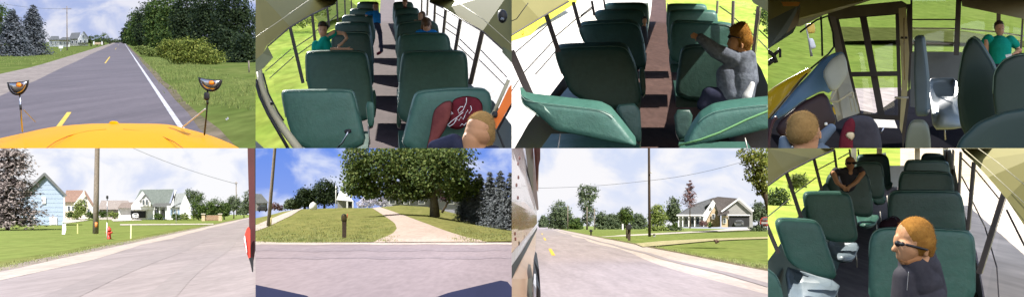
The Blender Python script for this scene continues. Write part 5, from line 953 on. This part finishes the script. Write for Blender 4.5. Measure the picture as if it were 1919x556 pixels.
# ================================================================== place 4: the entrance beside the driver
S = Pl[4]
rows = [[(u, v+(u-1700)*.012, z) for u in (1430, 1600, 1780, 1990)] for v, z in ((-60, 90), (10, 60), (40, 46), (80, 34), (110, 26), (160, 17), (290, 10))]
sheet(S, 'ground', rows, mat('field_green', (.215, .275, .055), (.15, .215, .038), .9, .22, fine=.9, contrast=(.3, .7)), label='bright green field outside the entrance door', cat='ground')
sheet(S, 'ditch', [[(1560, 50, 40), (1640, 52, 40), (1720, 52, 40), (1800, 58, 40), (1990, 68, 40)], [(1570, 78, 32), (1640, 76, 32), (1720, 75, 32), (1800, 80, 32), (1990, 92, 32)]], mat('ditch_grass', (.115, .125, .035), (.075, .09, .022), .9, .5, fine=1.2), label='darker ditch running across the green field', cat='ditch')
sheet(S, 'road', [[(1560, 166, 15), (1700, 164, 15)], [(1560, 230, 11), (1700, 230, 11)]], mat('verge_pink', (.55, .46, .42), (.45, .38, .33), .9, .6, fine=2), label='pale roadside at the foot of the entrance door', cat='road')
roof(S, 'unseen cabin roof sheet added to shade the entrance', 1.25, 2.46, -2)
c = slab(S, 'bus_ceiling', [(1430, -20, 1.6), (1700, -20, 2.2), (1560, 14, 2.1), (1545, 28, 2.0), (1500, 50, 1.8), (1430, 50, 1.5)], .06, CEIL, kind='structure', label='tan headlining over the windscreen', cat='ceiling')
v_ = thing(S, 'sun_visor', 'dark blue-grey sun visor at the top left of the windscreen', 'visor', S.p(1470, 70, 1.4))
slab(S, 'panel', [(1430, 44, 1.4), (1494, 12, 1.45), (1499, 10, 1.45), (1497, 40, 1.45), (1486, 62, 1.43), (1430, 98, 1.38)], .04, mat('visor_slate', (.075, .095, .105), (.06, .075, .085), .5), v_); slab(S, 'edge', [(1473, 64, 1.38), (1495, 18, 1.42), (1500, 10, 1.42), (1496, 46, 1.4)], .03, mat('visor_edge', (.30, .26, .22), (.24, .21, .18), .5), v_); slab(S, 'bracket', [(1464, 4, 1.35), (1500, 4, 1.35), (1496, 12, 1.35), (1468, 12, 1.35)], .03, mat('rust_orange', (.45, .20, .04), (.36, .15, .03), .5), v_)
m_ = thing(S, 'mirror_bracket', 'black mirror clamp at the left edge of the windscreen', 'bracket', S.p(1446, 130, 1.4))
for L, r in (([(1438, 95, 1.4), (1450, 104, 1.4), (1455, 118, 1.4)], 4), ([(1450, 104, 1.4), (1462, 92, 1.4)], 3.2), ([(1438, 120, 1.4), (1450, 112, 1.4)], 5), ([(1462, 92, 1.4), (1462, 108, 1.4)], 2.4)): tube(S, 'arm', L, r, BLACK, m_)
hb = thing(S, 'school_bus', 'yellow bonnet of the school bus seen through the windscreen', 'bus', S.p(1470, 200, 2.4)); pad(S, 'bonnet', [(1425, 190), (1445, 166), (1475, 148), (1522, 124), (1520, 134), (1490, 164), (1450, 216), (1430, 230)], 2.4, .3, mat('bus_yellow_sunny', (.86, .60, .01), (.80, .54, .01), .3, .6, coat=.4), hb, rnd=1)
mr = thing(S, 'crossview_mirror', 'yellow-backed mirror hanging outside beyond the windscreen', 'mirror', S.p(1522, 105, 3.0)); pad(S, 'housing', [(1509, 46), (1526, 42), (1529, 62), (1514, 64)], 3.0, .2, mat('mirror_yellow', (.62, .42, .08), (.5, .34, .06), .4), mr, rnd=1); pad(S, 'glass', [(1515, 72), (1524, 72), (1530, 90), (1519, 93)], 2.98, .1, WHITE, mr, rnd=1); tube(S, 'arm', [(1510, 46, 3), (1515, 72, 3), (1519, 95, 3), (1521, 106, 3)], [1.5, 1.5, 2, 2.6], METAL, mr)
ds = thing(S, 'dashboard', 'blue-grey dashboard with a dark instrument cluster and tan edge', 'dashboard', S.p(1510, 240, 1.5))
pad(S, 'top', [(1442, 224), (1452, 210), (1484, 172), (1518, 138), (1540, 112), (1562, 99), (1580, 97), (1586, 112), (1588, 140), (1556, 176), (1540, 170), (1506, 188), (1462, 222)], 1.5, .2, mat('dash_blue', (.10, .21, .43), (.08, .17, .35), .45, 2), ds, rnd=1)
pad(S, 'side_panel', [(1540, 138), (1556, 112), (1578, 98), (1586, 110), (1590, 138), (1570, 168), (1556, 172)], 1.46, .06, mat('dash_pale', (.42, .45, .47), (.35, .38, .40), .45), ds, rnd=1)
slab(S, 'edge_trim', [(1440, 217, 1.45), (1500, 147, 1.5), (1508, 140, 1.5), (1504, 150, 1.5), (1446, 220, 1.45)], .03, mat('trim_tan', (.50, .38, .17), (.42, .31, .14), .5), ds)
tube(S, 'trim_seal', [(1442, 222, 1.43), (1480, 176, 1.46), (1512, 138, 1.5)], 1.3, BLACK, ds)
pad(S, 'instrument_cluster', [(1452, 244), (1462, 224), (1506, 190), (1541, 172), (1552, 182), (1560, 205), (1570, 228), (1540, 252), (1470, 262)], 1.42, .1, mat('cluster_dark', (.03, .012, .016), (.02, .01, .014), .5), ds, rnd=1)
for u, v in ((1548, 232), (1552, 238)): pad(S, 'switch', [(u-3, v-3), (u+3, v-3), (u+3, v+3), (u-3, v+3)], 1.37, .03, WHITE if u == 1548 else mat('blue_knob', (.05, .12, .4), (.04, .1, .3), .4), ds, rnd=1)
tube(S, 'wheel_rim', [(1440+34*(1-math.cos(a))*.5, 278-58*math.sin(a), 1.2) for a in [i*.17 for i in range(10)]], 3.2, mat('wheel_maroon', (.05, .014, .016), (.035, .012, .014), .5), ds)
ep = thing(S, 'entry_partition', 'white panel with handrail beside the entrance steps', 'panel', S.p(1590, 225, 1.9))
slab(S, 'panel', [(1556, 180, 1.9), (1568, 150, 1.95), (1588, 126, 2.0), (1596, 160, 2.0), (1611, 212, 2.0), (1580, 222, 1.9), (1570, 228, 1.9)], .04, mat('entry_white', (.52, .50, .46), (.44, .42, .38), .5), ep)
tube(S, 'handrail', [(1557, 190, 1.85), (1570, 190, 1.84), (1596, 172, 1.84), (1599, 174, 1.84), (1599, 182, 1.84), (1592, 182, 1.85)], 1.7, mat('rail_white', (.75, .75, .76), (.66, .66, .68), .3), ep); tube(S, 'handrail', [(1556, 188, 1.85), (1580, 146, 1.86), (1586, 140, 1.86)], 1.4, MATS['rail_white'], ep)
for u in (1590, 1597, 1603): tube(S, 'panel_rib', [(u, 172, 1.88), (u+7, 210, 1.88)], .8, MATS['entry_white'], ep)
pad(S, 'yellow_tag', [(1559, 200), (1563, 200), (1567, 214), (1563, 216)], 1.83, .02, LINE_Y, ep, rnd=1)
dr = thing(S, 'folding_doorway', 'black-framed folding bus door with four glass panes', 'door', S.p(1640, 220, 2.2))
DF = mat('door_frame_dark', (.045, .036, .042), (.03, .025, .03), .45, 2)
for a, b, w in (((1566, 30), (1610, 216), 9), ((1616, 24), (1652, 218), 13), ((1681, 14), (1687, 222), 7)): bar(S, 'door_stile', (*a, 2.2), (*b, 2.2), w, DF, dr)
for a, b, w in (((1562, 33), (1684, 23), 9), ((1593, 139.5), (1686, 138), 9), ((1604, 217), (1688, 221), 9)): bar(S, 'door_rail', (*a, 2.18), (*b, 2.18), w, DF, dr)
for q in (((1574, 35), (1611, 31), (1628, 134), (1598, 136)), ((1630, 30), (1674, 27), (1684, 134), (1644, 134)), ((1600, 146), (1630, 144), (1644, 214), (1616, 214)), ((1646, 146), (1684, 145), (1686, 216), (1658, 216))):
    mesh(S, 'pane', [S.p(u, v, 2.21) for u, v in q], [(0, 1, 2, 3)], GLASS, dr, thin=True)
slab(S, 'door_header', [(1549, 16, 2.15), (1690, 2, 2.15), (1700, 8, 2.15), (1698, 24, 2.15), (1562, 36, 2.15), (1552, 30, 2.15)], .2, mat('header_olive', (.115, .105, .075), (.09, .08, .06), .5), dr)
slab(S, 'windscreen_pillar', [(1554, 30, 2.1), (1566, 32, 2.1), (1606, 216, 2.1), (1600, 214, 2.1), (1580, 130, 2.1), (1566, 100, 2.1), (1560, 60, 2.1)], .1, mat('pillar_grey', (.14, .13, .14), (.11, .10, .11), .5), dr)
tube(S, 'windscreen_seal', [(1500, 60, 2.0), (1530, 38, 2.05), (1552, 30, 2.1), (1561, 62, 2.1), (1563, 88, 2.1), (1552, 102, 2.0), (1520, 128, 1.8)], 1.8, BLACK, dr); tube(S, 'windscreen_bar', [(1537, 6, 2.0), (1540, 60, 2.0), (1541, 104, 1.9)], 1.9, BLACK, dr)
cl = thing(S, 'entry_post', 'pale full-height post with a black clip right of the door', 'post', S.p(1692, 277, 1.9))
slab(S, 'post', [(1684, 16, 1.9), (1698, 14, 1.9), (1704, 100, 1.9), (1700, 180, 1.9), (1690, 250, 1.9), (1686, 240, 1.9), (1690, 150, 1.9)], .08, POST_L, cl); slab(S, 'post_dark', [(1699, 8, 1.92), (1706, 8, 1.92), (1708, 105, 1.92), (1704, 190, 1.92), (1692, 285, 1.92), (1690, 250, 1.92), (1702, 170, 1.92)], .08, DF, cl)
tube(S, 'clip', [(1688, 71, 1.87), (1700, 71, 1.87)], 2.2, BLACK, cl); tube(S, 'grab_bar', [(1677, 183, 1.86), (1702, 183, 1.86)], 2.0, MATS['rail_pale'], cl); tube(S, 'grab_bar', [(1694, 34, 1.86), (1695, 150, 1.86)], 1.3, mat('bar_tan', (.30, .24, .16), (.24, .19, .13), .4), cl)
wl = slab(S, 'bus_wall', [(1706, 97, 2.5), (1780, 97, 2.5), (1800, 98, 2.5), (1990, 118, 2.5), (1990, 200, 2.5), (1800, 215, 2.5), (1706, 200, 2.5)], .05, WALLG, kind='structure', label='dark grey wall panel under the entrance side windows', cat='wall')
for a, b, w in (((1797, -6), (1792, 104), 10), ((1708, -6), (1708, 100), 4), ((1871.5, 20), (1871, 60), 8), ((1917, 30), (1912, 110), 4)): bar(S, 'window_post', (*a, 2.45), (*b, 2.45), w, POST, wl)
for (u0, v0, u1, v1, mm) in ((1708, 37, 1792, 37, POST), (1708, 53, 1792, 54, MATS['pale_rail']), (1709, 81, 1790, 82, MATS['pale_rail']), (1801, 54, 1866, 60, MATS['pale_rail']), (1866, 60, 1985, 78, MATS['pale_rail'])): bar(S, 'window_rail', (u0, v0, 2.46), (u1, v1, 2.46), 2.6, mm, wl)
slab(S, 'window_header', [(1800, -10, 2.42), (1990, -10, 2.42), (1990, 46, 2.42), (1919, 36, 2.42), (1870, 26, 2.42), (1803, 12, 2.42)], .05, mat('header_tan', (.30, .27, .15), (.25, .22, .12), .5), wl)
for q in (((1710, -2), (1791, -2), (1789, 96), (1710, 96)), ((1802, 12), (1866, 26), (1866, 104), (1798, 98)), ((1876, 28), (1915, 36), (1912, 110), (1876, 106))): mesh(S, 'pane', [S.p(u, v, 2.48) for u, v in q], [(0, 1, 2, 3)], GLASS, wl, thin=True)
sheet(S, 'bus_floor', [[(1430, 170, 3.2), (1640, 212, 3.0), (1760, 130, 3.4), (1990, 140, 3.4)], [(1430, 230, 2.6), (1640, 236, 2.6), (1760, 215, 2.6), (1990, 215, 2.6)], [(1430, 292, 2.0), (1640, 292, 2.0), (1760, 292, 2.0), (1990, 292, 2.0)]], mat('cabin_floor_slate', (.022, .022, .028), (.016, .016, .021), .86, 1.6), label='dark slate floor around the entrance', cat='floor')
slab(S, 'entry_step', [(1630, 222, 2.3), (1676, 224, 2.3), (1682, 240, 2.2), (1638, 238, 2.2)], .1, mat('step_pale', (.50, .48, .47), (.42, .40, .39), .6), label='pale top step inside the bus door', cat='step')
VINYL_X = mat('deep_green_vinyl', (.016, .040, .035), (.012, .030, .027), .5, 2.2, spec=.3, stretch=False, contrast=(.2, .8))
seat(S, 'blue-edged end panel of the seat behind the door post', [(1713, 71), (1716, 68), (1726, 68), (1729, 72), (1738, 150), (1738, 212), (1735, 218), (1718, 218), (1715, 212), (1712, 140)], 2.0, m=mat('slate_vinyl', (.085, .125, .165), (.065, .10, .135), .45, stretch=False), q=.12, lift=(5, -2), seam_highlight=False)
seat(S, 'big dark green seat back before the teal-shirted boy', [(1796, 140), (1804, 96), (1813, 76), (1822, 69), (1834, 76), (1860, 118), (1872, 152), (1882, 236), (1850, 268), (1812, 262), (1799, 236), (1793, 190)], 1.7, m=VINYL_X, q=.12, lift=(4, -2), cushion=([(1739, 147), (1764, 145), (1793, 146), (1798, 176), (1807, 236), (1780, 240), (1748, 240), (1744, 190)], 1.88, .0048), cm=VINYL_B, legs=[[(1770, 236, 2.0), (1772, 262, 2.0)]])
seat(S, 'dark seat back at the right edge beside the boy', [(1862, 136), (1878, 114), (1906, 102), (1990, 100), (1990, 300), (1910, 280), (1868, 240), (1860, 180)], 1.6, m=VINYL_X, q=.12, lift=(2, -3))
seat(S, 'dark low seat filling the bottom right corner', [(1780, 310), (1798, 264), (1832, 232), (1880, 212), (1930, 204), (1990, 204), (1990, 310)], 1.2, m=VINYL_X, q=.12, lift=(0, -4), seam_highlight=False)
seat(S, 'small grey-olive seat back in the bottom middle', [(1694, 300), (1698, 250), (1704, 232), (1712, 227), (1728, 227), (1738, 236), (1742, 260), (1744, 300)], 1.3, m=mat('vinyl_olive', (.10, .115, .085), (.08, .09, .068), .45, stretch=False), lift=(2, -4), seam_highlight=False)
person(S, 'boy in a teal shirt sitting by the window with forearms forward', 2.05,
    head(1873, 56, 17, 30, -.1)+[(1873, 74, 5, 1872, 130, 10), (1852, 78, 6, 1895, 78, 6), (1872, 130, 8, 1866, 160, 6), (1846, 78, 5, 1846, 100, 4.4, -4), (1846, 100, 4.4, 1848, 112, 4, -6), (1903, 82, 5, 1908, 95, 4.4), (1908, 95, 4.4, 1896, 104, 3.6, -6)]+hand_caps(1847, 114, 0, 1, 4.0, dy=-6)+hand_caps(1894, 105, -1, .2, 3.4, dy=-6)+[(1866, 160, 6, 1862, 175, 4)],
    [('shirt', [(1872, 78, 9, 1872, 84, 18), (1872, 92, 22, 1872, 118, 20), (1852, 74, 10, 1846, 80, 8), (1893, 76, 10, 1903, 84, 8)], TEAL), ('trousers', [(1872, 124, 20, 1866, 150, 14), (1866, 150, 12, 1862, 168, 9)], NAVYC)],
    ([(1873, 48, 8.8, 1873, 46.5, 8.6, 2.2), (1867, 50, 3, 1866, 54, 2, 2), (1880, 50, 3, 1880, 54, 2, 2)], HAIR_D), [('eyes', eyes(1873, 56, 17, 30, -.1), DARK), ('mouth', mouth(1873, 56, 17, 30, -.1), LIPS)], vox=.8)
slab(S, 'phone', [(1884, 103, 1.9), (1896, 101, 1.9), (1897, 107, 1.9), (1886, 110, 1.9)], .02, WHITEC, label='small pale phone held in the hand of the boy by the window', cat='phone')
bg_ = thing(S, 'driver_chair', 'driver seat back draped with a black and maroon jacket', 'seat', S.p(1615, 277, 1.1))
pad(S, 'jacket', [(1572, 292), (1577, 255), (1582, 232), (1592, 219), (1612, 215), (1634, 219), (1646, 236), (1652, 262), (1654, 292)], 1.1, .14, BLKC, bg_, bulge=.05); pad(S, 'jacket_lining', [(1570, 292), (1574, 252), (1583, 228), (1597, 219), (1604, 232), (1598, 262), (1600, 292)], 1.06, .05, MAROON, bg_, bulge=.02); pad(S, 'print_patch', [(1584, 254), (1588, 247), (1600, 247), (1603, 254), (1597, 264), (1590, 260)], 1.03, .01, mat('print_cream', (.55, .45, .28), (.46, .38, .24), .8), bg_, rnd=1); tube(S, 'seat_buckle', [(1651, 250, 1.05), (1656, 239, 1.05)], 1.2, CHROME, bg_)
person(S, 'driver with a shaved sandy head seen from behind at the bottom left', .95,
    [(1505, 238, 28, 1506, 248, 30), (1510, 258, 24, 1512, 278, 20), (1537, 248, 3.6, 1538, 258, 3, 4), (1508, 280, 20, 1500, 296, 24)],
    [('shirt', [(1478, 292, 18, 1540, 292, 22, 4), (1470, 262, 8, 1474, 284, 14, 8), (1540, 262, 12, 1562, 240, 9, 14)], mat('shirt_bluegrey', (.10, .14, .19), (.08, .11, .15), .8, stretch=False))], ([(1504, 236, 28.8, 1504, 246, 30, -2)], HAIR_S), skin=SKIN_T, vox=1.4)

# ================================================================== place 8: rear cabin
S = Pl[8]; zL = lambda u: 330/max(1690-u, 14); zR = lambda u: 330/max(u-1690, 14)
sheet(S, 'ground', [[(u, v, z) for u in (1430, 1560, 1687)] for v, z in ((270, 46), (300, 20), (360, 9), (440, 4.6), (570, 2.7))], FIELD, label='sunlit grass outside the left rear windows', cat='ground')
sheet(S, 'road', [[(u, v, z) for u in (1687.2, 1830, 1990)] for v, z in ((270, 46), (300, 20), (360, 9), (440, 4.6), (570, 2.7))], mat('sunlit_road', (.60, .52, .44), (.52, .45, .38), .9, .4, fine=2), label='glaring peach road outside the right rear windows', cat='road')
for i, (u, v, ru, rv, lb) in enumerate(((1458, 372, 20, 20, 'dark bush outside the first left rear window'), (1497, 338, 16, 12, 'pale bush outside the second left rear window'))):
    tree(S, 'bush', lb, (u, v+18, 7), [(u, v, ru, rv), (u-10, v+8, ru*.7, rv*.7)], LF_G if i == 0 else LF_Y, 1600, 2.4, 0, cat='bush', seed=320+i)
roof(S, 'unseen cabin roof sheet added to shade the rear seats', 1.2, 7.0, 278.0, 1690)
c = slab(S, 'bus_ceiling', [(u, v, 1.1+.08*(zL(u)-1.1)) for u, v in ((1430, 270), (1575, 270), (1560, 282), (1523, 297), (1472, 323), (1439, 346), (1430, 352))], .06, CEIL, kind='structure', label='cream ceiling panel over the left rear windows', cat='ceiling')
tube(S, 'window_rail', [(u, v, 1.08+.08*(zL(u)-1.1)) for u, v in ((1562, 281.5), (1523, 298), (1472, 324), (1436, 350))], 1.6, POST, c, k=6)
c = slab(S, 'bus_ceiling', [(u, v, 1.1+.08*(zR(u)-1.1)) for u, v in ((1795, 270), (1990, 270), (1990, 560), (1935, 460), (1918, 420), (1886, 372), (1852, 332), (1824, 302), (1806, 286))], .06, CEIL, kind='structure', label='cream ceiling panel over the right rear windows', cat='ceiling')
tube(S, 'ceiling_seam', [(u, v, 1.06+.08*(zR(u)-1.1)) for u, v in ((1830, 276), (1870, 304), (1925, 350))], .9, POST_L, c, k=6); tube(S, 'ceiling_seam', [(u, v, 1.06+.08*(zR(u)-1.1)) for u, v in ((1808, 280), (1850, 316), (1930, 390))], .9, POST_L, c, k=6)
wl = slab(S, 'bus_wall', [(u, v, zL(u)*1.03) for u, v in ((1430, 500), (1470, 446), (1505, 390), (1545, 344), (1600, 304), (1660, 285), (1668, 340), (1600, 470), (1560, 580), (1430, 580))], .05, mat('cabin_wall_green', (.07, .12, .105), (.055, .095, .085), .5, 2), kind='structure', label='green left wall under the rear windows', cat='wall')
for a, b, w in (((1474, 324), (1503, 412), 7.5), ((1525, 296), (1541, 360), 6), ((1563, 280), (1569, 324), 4.6), ((1592, 279), (1595, 306), 3.6), ((1608, 279), (1610, 300), 3), ((1436, 420), (1459, 474), 8)):
    z = zL(a[0]); bar(S, 'window_post', (*a, z), (*b, z), w, POST, wl)
for (u0, v0, u1, v1) in ((1438, 406, 1480, 372), (1486, 364, 1530, 332), (1532, 318, 1566, 300), (1570, 298, 1592, 286)): bar(S, 'window_rail', (u0, v0, zL(u0)), (u1, v1, zL(u1)), 2.2, MATS['pale_rail'], wl)
for q in (((1436, 352), (1472, 326), (1500, 408), (1462, 430)), ((1477, 322), (1523, 299), (1540, 356), (1506, 408)), ((1528, 297), (1561, 283), (1568, 320), (1544, 356))): mesh(S, 'pane', [S.p(u, v, zL(u)*1.015) for u, v in q], [(0, 1, 2, 3)], GLASS, wl, thin=True)
wr = slab(S, 'bus_wall', [(u, v, zR(u)*1.03) for u, v in ((1768, 280), (1782, 280), (1800, 366), (1816, 430), (1834, 505), (1846, 580), (1800, 580), (1770, 400))], .05, mat('cabin_wall_blue', (1, 1, 1)), kind='structure', label='narrow right wall under the rear windows', cat='wall')
for a, b, w in (((1881, 362), (1834, 512), 11), ((1824.5, 303), (1813.5, 430), 7), ((1800, 284), (1796.5, 366), 4.6), ((1786, 280), (1784, 330), 3.6), ((1774, 280), (1773, 310), 2.6)):
    z = zR(a[0]); bar(S, 'window_post', (*a, z), (*b, z), w, POST, wr); bar(S, 'post_edge', (a[0]+w*.6, a[1]+2, z*.995), (b[0]+w*.6, b[1], z*.995), 1.8, POST_L, wr)
for (u0, v0, u1, v1) in ((1886, 392, 1925, 470), (1828, 318, 1874, 374), (1822, 376, 1846, 425), (1846, 425, 1868, 500), (1868, 500, 1872, 560), (1802, 330, 1818, 360), (1802, 296, 1822, 316)): bar(S, 'window_rail', (u0, v0, zR(u0)), (u1, v1, zR(u1)), 2.6 if u0 < 1886 else 4, POST if u0 != 1822 else MATS['pale_rail'], wr)
for q in (((1828, 306), (1878, 364), (1842, 480), (1818, 428)), ((1803, 288), (1822, 302), (1812, 426), (1799, 366)), ((1888, 372), (1935, 460), (1935, 580), (1846, 560))): mesh(S, 'pane', [S.p(u, v, zR(u)*1.015) for u, v in q], [(0, 1, 2, 3)], GLASS, wr, thin=True)
bw = slab(S, 'bus_wall', [(1600, 310, 6.6), (1790, 310, 6.6), (1790, 350, 6.6), (1600, 350, 6.6)], .1, mat('rear_wall_grey', (.30, .31, .29), (.25, .26, .24), .5), kind='structure', label='grey rear end wall of the cabin', cat='wall')
for u0, u1 in ((1665, 1712), (1728, 1762)): mesh(S, 'pane', [S.p(u0, 279, 6.6), S.p(u1, 279, 6.6), S.p(u1, 306, 6.6), S.p(u0, 306, 6.6)], [(0, 1, 2, 3)], GLASS, bw, thin=True)
for u in (1600, 1648, 1719, 1772): rect(S, 'window_post', u-5, 276, u+5, 310, 6.55, .08, POST_L, bw)
sheet(S, 'bus_floor', [[(1560, 345, 7), (1660, 345, 7), (1790, 345, 7)], [(1540, 400, 4.6), (1660, 400, 4.6), (1800, 400, 4.6)], [(1500, 470, 3.2), (1660, 470, 3.2), (1830, 470, 3.2)], [(1440, 580, 2.2), (1660, 580, 2.2), (1850, 580, 2.2)]], mat('cabin_floor_grey', (.15, .13, .135), (.11, .095, .10), .8, 1.6, spec=.1, fine=8), label='grey floor between the rear seats', cat='floor')
SE = [
 ('front left rear-cabin seat with a sunlit cushion', [(1453, 420), (1458, 411), (1468, 409), (1526, 412), (1538, 422), (1550, 455), (1574, 526), (1524, 516), (1478, 494), (1462, 450)], 1.35, VINYL, ([(1470, 497), (1500, 506), (1576, 528), (1566, 556), (1540, 580), (1480, 575)], 1.24, .0034)),
 ('second left rear-cabin seat with a sunlit cushion', [(1505, 372), (1509, 362), (1518, 360), (1584, 360), (1595, 368), (1602, 405), (1611, 457), (1546, 452), (1514, 415)], 1.9, VINYL, ([(1548, 449), (1580, 450), (1612, 455), (1600, 486), (1580, 490), (1560, 484)], 1.80, .0055)),
 ('third left rear-cabin seat, the bald man leans over it', [(1548, 346), (1552, 332), (1562, 323), (1600, 318), (1622, 322), (1630, 335), (1640, 408), (1600, 406), (1560, 364)], 2.4, VINYL_D, ([(1604, 400), (1626, 401), (1650, 402), (1638, 422), (1620, 426), (1608, 420)], 2.32, .009)),
 ('fourth left rear-cabin seat behind the bald man', [(1602, 312), (1608, 304), (1646, 303), (1655, 312), (1660, 372), (1632, 374), (1606, 330)], 3.1, VINYL_D, ([(1632, 366), (1660, 366), (1658, 380), (1640, 382)], 3.2)),
 ('farthest left rear-cabin seat before the end wall', [(1606, 298), (1612, 291), (1658, 290), (1667, 298), (1671, 348), (1654, 352), (1610, 320)], 4.0, VINYL_D, ([(1656, 340), (1674, 340), (1671, 352), (1660, 354)], 4.1)),
 ('seat corner at the bottom left edge of the rear cabin', [(1425, 500), (1440, 504), (1456, 516), (1468, 548), (1472, 590), (1425, 590)], 1.15, VINYL, None)]
for lb, L, z, m_, cu in SE: seat(S, lb, L, z, lift=(-2, -3), m=m_, cushion=cu, cm=VINYL_B if cu and z < 2.2 else VINYL, group='seats left of the rear aisle', seam_highlight=z < 3.5, legs=[[(cu[0][2][0]-8, cu[0][2][1]+14, z+.1), (cu[0][2][0]-6, cu[0][2][1]+46, z+.1)]] if cu else None)
SE = [
 ('front right rear-cabin seat behind the man in sunglasses', [(1627, 590), (1628, 460), (1633, 440), (1646, 428), (1700, 426), (1800, 431), (1818, 435), (1828, 450), (1829, 590)], 1.3, VINYL),
 ('second right rear-cabin seat', [(1663, 445), (1664, 376), (1668, 362), (1680, 357), (1788, 358), (1802, 366), (1808, 400), (1811, 445)], 1.85, VINYL_D),
 ('third right rear-cabin seat', [(1682, 376), (1684, 336), (1689, 324), (1698, 321), (1774, 323), (1786, 330), (1790, 376)], 2.5, VINYL_D),
 ('fourth right rear-cabin seat', [(1692, 340), (1694, 312), (1699, 303), (1706, 301), (1770, 302), (1779, 309), (1782, 340)], 3.2, VINYL_D),
 ('farthest right rear-cabin seat', [(1724, 320), (1726, 297), (1730, 291), (1736, 289), (1762, 290), (1770, 295), (1773, 320)], 4.2, VINYL_D)]
for lb, L, z, m_ in SE: seat(S, lb, L, z, lift=(0, -3), m=m_, group='seats right of the rear aisle', seam_highlight=z < 3.5)
person(S, 'bald man in sunglasses leaning his clasped arms over the third left seat', 2.3,
    head(1593, 306, 18, 28, 0)+[(1593, 318, 5, 1593, 326, 6, 2), (1570, 322, 5, 1612, 321, 5, 2), (1564, 322, 5, 1561, 324, 5.2), (1612, 321, 5, 1616, 324, 5.2), (1561, 324, 5.2, 1568, 342, 4.4, -3), (1568, 342, 4.2, 1578, 350, 3.6, -4), (1616, 324, 5.2, 1604, 340, 4.4, -3), (1604, 340, 4.2, 1588, 351, 3.6, -4)]+hand_caps(1578, 350, .9, .4, 3.4, dy=-5)+hand_caps(1589, 351, -.9, .35, 3.4, dy=-6),
    [('shirt', [(1574, 322, 8, 1610, 320, 8, 4), (1566, 320, 7, 1561, 325, 6), (1612, 318, 7, 1617, 324, 6), (1592, 328, 16, 1592, 345, 16, 12)], BLKC)], None, [('sunglasses', [(1586, 305, 2.8, 1590, 305.5, 2.4, -8.6), (1596, 305.5, 2.4, 1600, 305, 2.8, -8.6), (1590, 304.5, 1, 1596, 304.5, 1, -9), (1584, 304, .8, 1584.5, 304, .8, -2)], BLACK), ('mouth', mouth(1593, 306, 18, 28), LIPS)], skin=SKIN_T, vox=.8)
person(S, 'ginger-cropped man in black sunglasses and black jacket in the foreground', 1.0,
    [(1713, 440, 33, 1716, 450, 33), (1700, 462, 24, 1695, 474, 17, -6), (1688, 478, 11, 1692, 486, 10, -6), (1683, 456, 7, 1673, 466, 5, -6), (1684, 446, 10, 1682, 452, 9, -2), (1684, 473, 4.5, 1690, 475, 5, -10), (1727, 464, 5, 1726, 475, 3.8, -24), (1722, 482, 20, 1728, 510, 22)],
    [('jacket', [(1716, 496, 30, 1730, 530, 38, 6), (1738, 500, 26, 1756, 545, 20, 4), (1700, 520, 26, 1700, 570, 30, 2), (1740, 560, 34, 1720, 590, 40), (1716, 486, 26, 1736, 486, 24, 12)], BLKC)],
    ([(1715.5, 438.5, 34.0, 1719, 450, 33.4, -.6), (1733, 462, 19, 1736, 475, 12, -2)], HAIR_G),
    [('sunglasses', [(1677, 454, 5.6, 1682, 456, 6.2, -13), (1684, 455, 4.6, 1689, 457, 4.8, -20), (1688, 455, 2.6, 1724, 464, 2.2, -29, -35)], BLACK), ('beard', [(1688, 484, 7, 1698, 488, 9, -9), (1698, 486, 10, 1714, 482, 9, -10, -14)], mat('stubble', (.42, .19, .07), (.34, .15, .06), .7, stretch=False)), ('zip', [(1693, 505, 1.0, 1690, 540, 1.0, -26)], CHROME)], skin=SKIN_T, vox=1.5)
bd = thing(S, 'bag', 'dark maroon bundle on the seat between the man in sunglasses and the aisle', 'bag', S.p(1668, 440, 1.5))
blob(S, 'bundle', 1.5, [(1662, 424, 13, 1676, 418, 14, 4), (1656, 436, 9, 1660, 450, 9, 4), (1680, 424, 11, 1684, 440, 12, 4)], mat('maroon_dark', (.030, .014, .018), (.02, .011, .014), .85, stretch=False), bd, 1.2)
tube(S, 'handle', [(1662, 412, 1.47), (1668, 406, 1.46), (1676, 406, 1.46), (1680, 411, 1.47)], 1.3, BLKC, bd)
